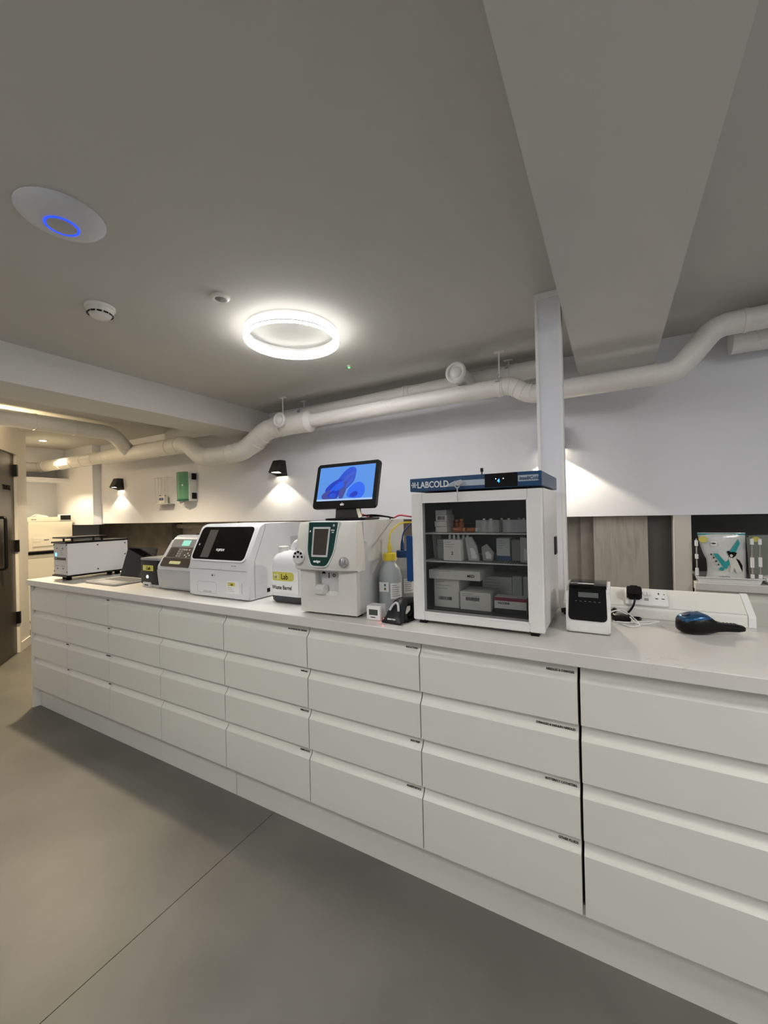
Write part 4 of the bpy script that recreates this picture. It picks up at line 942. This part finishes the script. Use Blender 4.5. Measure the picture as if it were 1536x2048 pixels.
# ---------------------------------------------------------------- glove and apron dispenser on the back wall
gd = thing('wall_dispenser', 'wall-mounted dispenser with green translucent cylinder and clear leaflet rack', 'dispenser', (-.82, D, 1.49))
part('white_housing', prism(NB(), rpoly([(.375, 0), (.375, -.045), (.592, -.088), (.600, -.02), (.600, 0)], [0, .01, .012, .01, 0], 3), .022, .325, 'z', .003), offwhite, gd)
gg = M('green_translucent', (.15, .36, .22), .12, alpha=.88)
part('green_cover', prism(NB(), [(.380, -.046), (.392, -.085), (.430, -.118), (.480, -.130), (.530, -.124), (.565, -.108), (.585, -.088)], .045, .332, 'z', .002), gg, gd)
part('base_tray', prism(NB(), [(.378, -.046), (.390, -.087), (.430, -.120), (.480, -.132), (.530, -.126), (.567, -.110), (.587, -.0885)], .026, .0445, 'z'), M('tray_green', (.02, .12, .08), .3), gd)
part('keyhole', lathe(NB(), [(0, -.003), (.010, -.003), (.010, 0), (0, 0)], 16, c=(.535, -.122, .19), axis='y'), white, gd)
part('white_tab', B(.398, .425, -.117, -.110, .28, .315), white, gd)
for z in (.250, .045): part('black_clip', B(.597, .612, -.060, -.010, z, z+.065, .004, 2), black, gd)
bm = NB(); tube(bm, [(.41, -.07, .03), (.43, -.08, .0), (.46, -.06, .02)], .005, 8); tube(bm, [(.45, -.08, .03), (.48, -.09, -.01), (.53, -.07, .01), (.56, -.06, .03)], .005, 8); part('nozzle_tubes', bm, white, gd)
ra = thing('leaflet_rack', 'clear wire-like leaflet rack left of the green dispenser', 'rack', (-.84, D, 1.49))
bm = NB()
for x in (.0, .055, .11, .165, .215): cyl(bm, (x, -.075, .01), (x, -.075, .30), .0022, 6)
for z in (.01, .30): cyl(bm, (-.02, -.075, z), (.24, -.075, z), .0025, 6)
for x in (0, .215): cyl(bm, (x, -.075, .30), (x, -.001, .30), .0022, 6); cyl(bm, (x, -.075, .01), (x, -.001, .01), .0022, 6)
part('wire_frame', bm, M('rack_clear', (.62, .62, .60), .2), ra)
part('rack_shelf', B(-.02, .24, -.10, -.001, .0, .006), M('rack_clear'), ra)
bx2 = thing('wipes_packet', 'white packet with dark blue oval standing in the leaflet rack', 'packet', (-.815, D, 1.497))
part('packet_body', B(0, .12, -.070, -.02, 0, .088, .006, 2), offwhite, bx2)
part('blue_oval', prism(NB(), rrect(.035, .112, .038, .068, .014), -.0712, -.0695, 'y'), M('oval_blue', (.03, .05, .16), .4), bx2)
bm = NB(); prism(bm, [(.005, .088), (.020, .088), (.014, .102)], -.05, -.04, 'y'); prism(bm, [(.095, .098), (.112, .088), (.115, .094)], -.05, -.04, 'y'); part('torn_flap', bm, black, bx2)

# ---------------------------------------------------------------- sterilising cabinet in the corridor
st = thing('sterilising_cabinet', 'cream boxy washer steriliser with small touch display in the corridor', 'steriliser', (-2.6, .90, .955))
sc_ = M('steriliser_cream', (.82, .77, .65), .4)
part('case', B(-.42, 0, 0, .48, .0, .375, .004, 1), sc_, st)
part('front_door', B(.0005, .014, .012, .478, .010, .372, .003, 1), sc_, st)
part('header', prism(NB(), rrect(0, .48, .377, .432, .006), -.42, .014, 'x'), sc_, st)
part('door_emboss', prism(NB(), [(.050, .055), (.070, .070), (.45, .070), (.45, .175), (.075, .165), (.055, .178)], .0145, .020, 'x', .002), sc_, st)
text('lettering', 'STERILISER', .012, (.0205, .055, .118), lgrey, st, rot=(PI/2, 0, PI/2), ext=.0004); part('badge', B(.0205, .022, .165, .215, .140, .152), mgrey, st)
text('lettering', 'MELAG', .012, (.0145, .04, .398), mgrey, st, rot=(PI/2, 0, PI/2), ext=.0004, bold=.0006)
part('display_housing', B(-.02, .018, .330, .472, .380, .462, .004, 2), white, st)
part('display', B(.0182, .020, .345, .460, .392, .452), gloss, st)
bm = NB()
for z in (.13, .24): box(bm, -.04, -.028, -.004, 0, z, z+.014)
part('side_latch', bm, black, st)
gl = NB(); tube(gl, [(-.20, .11, .4345), (-.18, .16, .470), (-.14, .20, .4575), (-.10, .26, .4345)], .006, 8, fil=.02); part('hose', gl, clear, st)
bcb = thing('base_cabinet', 'cream base cabinet with a black worktop edge under the steriliser', 'cabinet', (-2.6, .875, 0))
part('carcass', B(-.46, -.02, 0.0, .53, .10, .922), sc_, bcb)
part('door', B(-.0195, 0, .003, .527, .11, .870, .002, 1), sc_, bcb)
part('top_rail', B(-.0195, -.004, .003, .527, .876, .920), sc_, bcb)
part('black_worktop', B(-.46, .008, -.004, .534, .9225, .9545), black, bcb)
part('plinth', B(-.46, -.04, 0, .53, 0, .099), sc_, bcb)
tag(part('folded_bag', prism(NB(), rpoly([(0, 0), (.06, .024), (.11, .018), (.15, 0)], .01), 0, .12, 'y', .004), clear), 'crumpled clear film lying on top of the cream steriliser', 'film')
bpy.data.objects['folded_bag'].location = (-2.8, 1.02, 1.3885)

# ---------------------------------------------------------------- recess below the boxed wall: left half pipes
pp = thing('wall_pipe', 'old painted pipe running along and down the recess wall', 'pipe', (0, 0, 0))
pm = M('old_pipe_paint', (.42, .39, .34), .6, noise=.1, nscale=20)
part('pipe', tube(NB(), [(-2.6, 2.03, 1.24), (-.56, 2.03, 1.22), (-.50, 2.03, 1.15), (-.50, 2.03, .3)], .028, 14, fil=.06), pm, pp)
p2 = thing('wall_pipe', 'thin vertical conduit on the recess wall beside the painted pipe', 'pipe', (0, 0, 0))
part('pipe', tube(NB(), [(-.22, 2.07, 1.28), (-.22, 2.07, .3)], .014, 10), M('conduit_dark', (.22, .19, .16), .6), p2)
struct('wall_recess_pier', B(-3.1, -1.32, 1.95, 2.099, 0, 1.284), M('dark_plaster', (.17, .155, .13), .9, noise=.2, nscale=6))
# right half: pale boards, gable and rear counter
wood = M('pale_board', (.36, .33, .29), .5)
nt = wood.node_tree; b = nt.nodes['Principled BSDF']; tc = nt.nodes.new('ShaderNodeTexCoord'); mp = nt.nodes.new('ShaderNodeMapping'); mp.inputs['Scale'].default_value = (9, 9, 1.3)
nz = nt.nodes.new('ShaderNodeTexNoise'); nz.inputs['Scale'].default_value = 3; nz.inputs['Detail'].default_value = 7; nz.inputs['Distortion'].default_value = 1.2
cr = nt.nodes.new('ShaderNodeValToRGB'); cr.color_ramp.elements[0].position = .33; cr.color_ramp.elements[0].color = (.36, .33, .285, 1); cr.color_ramp.elements[1].position = .56; cr.color_ramp.elements[1].color = (.46, .425, .37, 1)
nt.links.new(tc.outputs['Object'], mp.inputs[0]); nt.links.new(mp.outputs[0], nz.inputs['Vector']); nt.links.new(nz.outputs['Fac'], cr.inputs[0]); nt.links.new(cr.outputs[0], b.inputs['Base Color'])
wd2 = M('darker_board', (.30, .275, .24), .45, noise=.15, nscale=6)  # darker tone of the two boards nearer the column
t = thing('pallet_board', 'wide pale wood board standing upright in the recess behind the trunking', 'board', (3.548, 1.60, 0)); part('board', B(0, .290, 0, .02, 0, 1.28), wood, t)
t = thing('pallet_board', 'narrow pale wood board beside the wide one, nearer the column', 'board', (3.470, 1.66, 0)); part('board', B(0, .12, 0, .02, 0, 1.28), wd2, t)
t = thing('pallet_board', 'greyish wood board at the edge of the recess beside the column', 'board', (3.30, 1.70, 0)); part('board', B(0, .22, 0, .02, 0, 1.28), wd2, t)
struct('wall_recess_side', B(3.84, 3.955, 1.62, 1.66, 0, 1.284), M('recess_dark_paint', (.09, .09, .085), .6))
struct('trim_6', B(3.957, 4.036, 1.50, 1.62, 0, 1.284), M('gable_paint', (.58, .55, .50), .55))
struct('trim_7', B(3.957, 4.036, 1.6205, 2.099, 0, 1.284), M('gable_painted_shade', (.25, .24, .22), .6))  # rear part of the gable, shade put into its darker colour
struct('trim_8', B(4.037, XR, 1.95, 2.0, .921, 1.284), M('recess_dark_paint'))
rw = part('worktop', B(4.040, XR, 1.44, 2.0, .88, .92, .002, 1), topm)
tag(rw, 'rear quartz worktop in the recess under the white tray and dental bag', 'worktop')
for i in range(3):
    t = thing('drawer_unit', 'white drawer unit under the rear worktop, %s' % ['below the dental bag', 'beside the frame edge', 'far out of the frame'][i], 'drawer unit', (4.042+i*.6, 1.455, 0), 0, 'rear base units')
    part('carcass', B(0.001, .599, .045, .5, .0, .878), M('dark_gap'), t)
    for k in range(3):
        zt, zb = [.874, .62, .37][k], [.623, .373, .12][k]
        prof = [(0, zb), (.044, zb), (.044, zt), (.021, zt), (.020, zt-.022), (.008, zt-.036), (0, zt-.044)]
        part('drawer_front', prism(NB(), prof, .0015, .5985, 'x'), unitm, t)
# tray, bag, tubes
ty = thing('plastic_tray', 'shallow white plastic tray on the rear worktop', 'tray', (4.048, 1.452, .9205))
bm = NB(); L0 = [(.010, .008), (.262, .008), (.262, .20), (.010, .20)]; L1 = [(0, 0), (.275, 0), (.275, .21), (0, .21)]
a0 = [bm.verts.new((*p, 0)) for p in L0]; a1 = [bm.verts.new((*p, .030)) for p in L1]; a2 = [bm.verts.new((p[0]*.985+.002, p[1]*.98+.002, .030)) for p in L1]; a3 = [bm.verts.new((p[0]*.98+.003, p[1]*.98+.002, .002)) for p in L0]
for A, Bq in ((a0, a1), (a1, a2), (a2, a3)):
    for q in range(4): bm.faces.new((A[q], A[(q+1) % 4], Bq[(q+1) % 4], Bq[q]))
bm.faces.new(a0[::-1]); bm.faces.new(a3); part('tray_body', bm, white, ty, smooth=20)
part('tray_rim', prism(prism(NB(), [(-.004, -.005), (.279, -.005), (.279, .0), (-.004, .0)], .0265, .0315, 'z'), [(-.004, .21), (.279, .21), (.279, .215), (-.004, .215)], .0265, .0315, 'z'), white, ty)
tb = thing('plastic_tray', 'second white plastic tray at the frame edge on the rear worktop', 'tray', (4.335, 1.47, .9205)); part('tray_body', prism(NB(), rpoly([(0, .035), (.012, 0), (.23, 0), (.24, .035)], .003), 0, .16, 'y', .002), white, tb)
dbg = thing('treat_bag', 'white foil bag with teal tick and a black and white dog', 'bag', (4.066, 1.53, .9235), 0)
BG = M('bag_foil', (.62, .63, .62), .18, bump=.9, bscale=26, coat=.4)
bm = NB(); nx, nz_ = 14, 18; front = []; bk = []
for j in range(nz_+1):
    v = j/nz_; z = .262*v; rf = []; rb = []
    for i in range(nx+1):
        u2 = i/nx; wob = .006*math.sin(9*v+2*u2)*(1-v)
        x0b = .032+.012*math.sin(v*5)*(1-v)-.032*max(0, (v-.45)/.55)**.8; x = x0b+(.205-x0b)*u2
        th_ = .030*math.sin(PI*u2)**.6*(1-v)**.45*(1 if v > .02 else .8)
        rf.append(bm.verts.new((x, -th_+wob*.4, z))); rb.append(bm.verts.new((x, th_*.6+.001, z)))
    front.append(rf); bk.append(rb)
for G_ in (front, bk):
    for j in range(nz_):
        for i in range(nx): bm.faces.new((G_[j][i], G_[j][i+1], G_[j+1][i+1], G_[j+1][i]))
for j in range(nz_):
    bm.faces.new((front[j][0], front[j+1][0], bk[j+1][0], bk[j][0])); bm.faces.new((front[j][nx], bk[j][nx], bk[j+1][nx], front[j+1][nx]))
part('bag_body', bm, BG, dbg, smooth=80)
def yb(z): return -.033*(1-z/.262)**.45-.0035
def bagprint(name, pts, mat, off=0):
    bm = NB(); vs = [bm.verts.new((x, yb(z)-off, z)) for x, z in pts]; bmesh.ops.triangulate(bm, faces=[bm.faces.new(vs)]); 
    e = bmesh.ops.extrude_face_region(bm, geom=bm.faces[:]); 
    for v in [g for g in e['geom'] if isinstance(g, bmesh.types.BMVert)]: v.co.y += .0008
    part(name, bm, mat, dbg)
bagprint('teal_tick', [(.064, .150), (.083, .150), (.113, .105), (.135, .125), (.135, .100), (.118, .068), (.106, .075)], teal)
bagprint('teal_tick', [(.133, .160), (.172, .228), (.178, .205), (.160, .160), (.145, .148)], teal)
bagprint('dog_body', [(.128, .130), (.150, .134), (.170, .125), (.182, .095), (.182, .060), (.160, .050), (.150, .075), (.140, .052), (.132, .055), (.135, .085)], M('dog_white', (.62, .60, .56), .6), .0006)
bagprint('dog_back', [(.158, .128), (.172, .118), (.184, .090), (.184, .055), (.176, .075), (.168, .100)], ink, .0012)
bagprint('dog_head', [(.122, .163), (.130, .166), (.138, .160), (.150, .161), (.164, .156), (.158, .140), (.146, .128), (.134, .130), (.127, .146)], ink, .0014)
bagprint('dog_muzzle', [(.134, .145), (.141, .148), (.147, .142), (.143, .132), (.136, .133)], M('dog_white'), .0020)
bagprint('yellow_spot', [(.022+.020*math.cos(q*PI/6), .226+.018*math.sin(q*PI/6)) for q in range(12)], ylabel, .001)
for q in range(4): bagprint('dot_icon', [(.055+.010*q+.004*math.cos(a_*PI/4), .145-.018*q+.005*math.sin(a_*PI/4)) for a_ in range(8)], dgrey, .0006)
bagprint('dot_icon', [(.098+.011*math.cos(a_*PI/4), .068+.011*math.sin(a_*PI/4)) for a_ in range(8)], teal, .0008)
bagprint('logo_box', [(.055, .192), (.082, .192), (.082, .214), (.055, .214)], M('label_white'), .0008)
text('lettering', 'SIM', .009, (.057, yb(.2)-.0022, .200), ink, dbg, ext=.0002, bold=.0003)
text('lettering', '+DENTAL', .0075, (.082, yb(.03)-.003, .024), mgrey, dbg, ext=.0003, bold=.0004, sx=1.1)
part('zip_seal', B(.0, .205, -.004, .004, .250, .258), teal, dbg)
# sample tube holders: clear rods with white sleeves
def tube_rack(x, y, zs, label, h=.235, r=.0045):
    t = thing('tray_post', label, 'post', (x, y, .9215), 0, 'clear stacking posts of the white trays')
    part('rod', cyl(NB(), (0, 0, 0), (0, 0, h), r*.8, 10), M('post_clear', (.45, .43, .40), .15, alpha=.6), t)
    for z0_, z1_ in zs: part('sleeve', B(-r*1.5, r*1.5, -r*1.5, r*1.5, z0_, z1_, .001, 1), white, t)
tube_rack(4.0515, 1.462, ((.035, .075), (.125, .150), (.195, .225)), 'clear post with white sleeves at the left corner of the tray')
tube_rack(4.285, 1.475, ((.030, .050), (.085, .138), (.205, .236)), 'clear post with white sleeves right of the dental bag')
tube_rack(4.316, 1.475, ((.030, .050), (.090, .140), (.205, .236)), 'clear post with white sleeves at the frame edge')
tb2 = thing('treat_bag', 'dim bag with a yellow spot standing behind the clear posts', 'bag', (4.30, 1.60, .9215)); part('bag_body', prism(NB(), rpoly([(0, 0), (.15, 0), (.155, .25), (-.01, .245)], .01), 0, .04, 'y', .01), M('dim_bag', (.20, .22, .18), .3), tb2)
part('yellow_spot', prism(NB(), [(.03+.018*math.cos(q*PI/6), .225+.014*math.sin(q*PI/6)) for q in range(12)], -.001, 0, 'y'), ylabel, tb2)
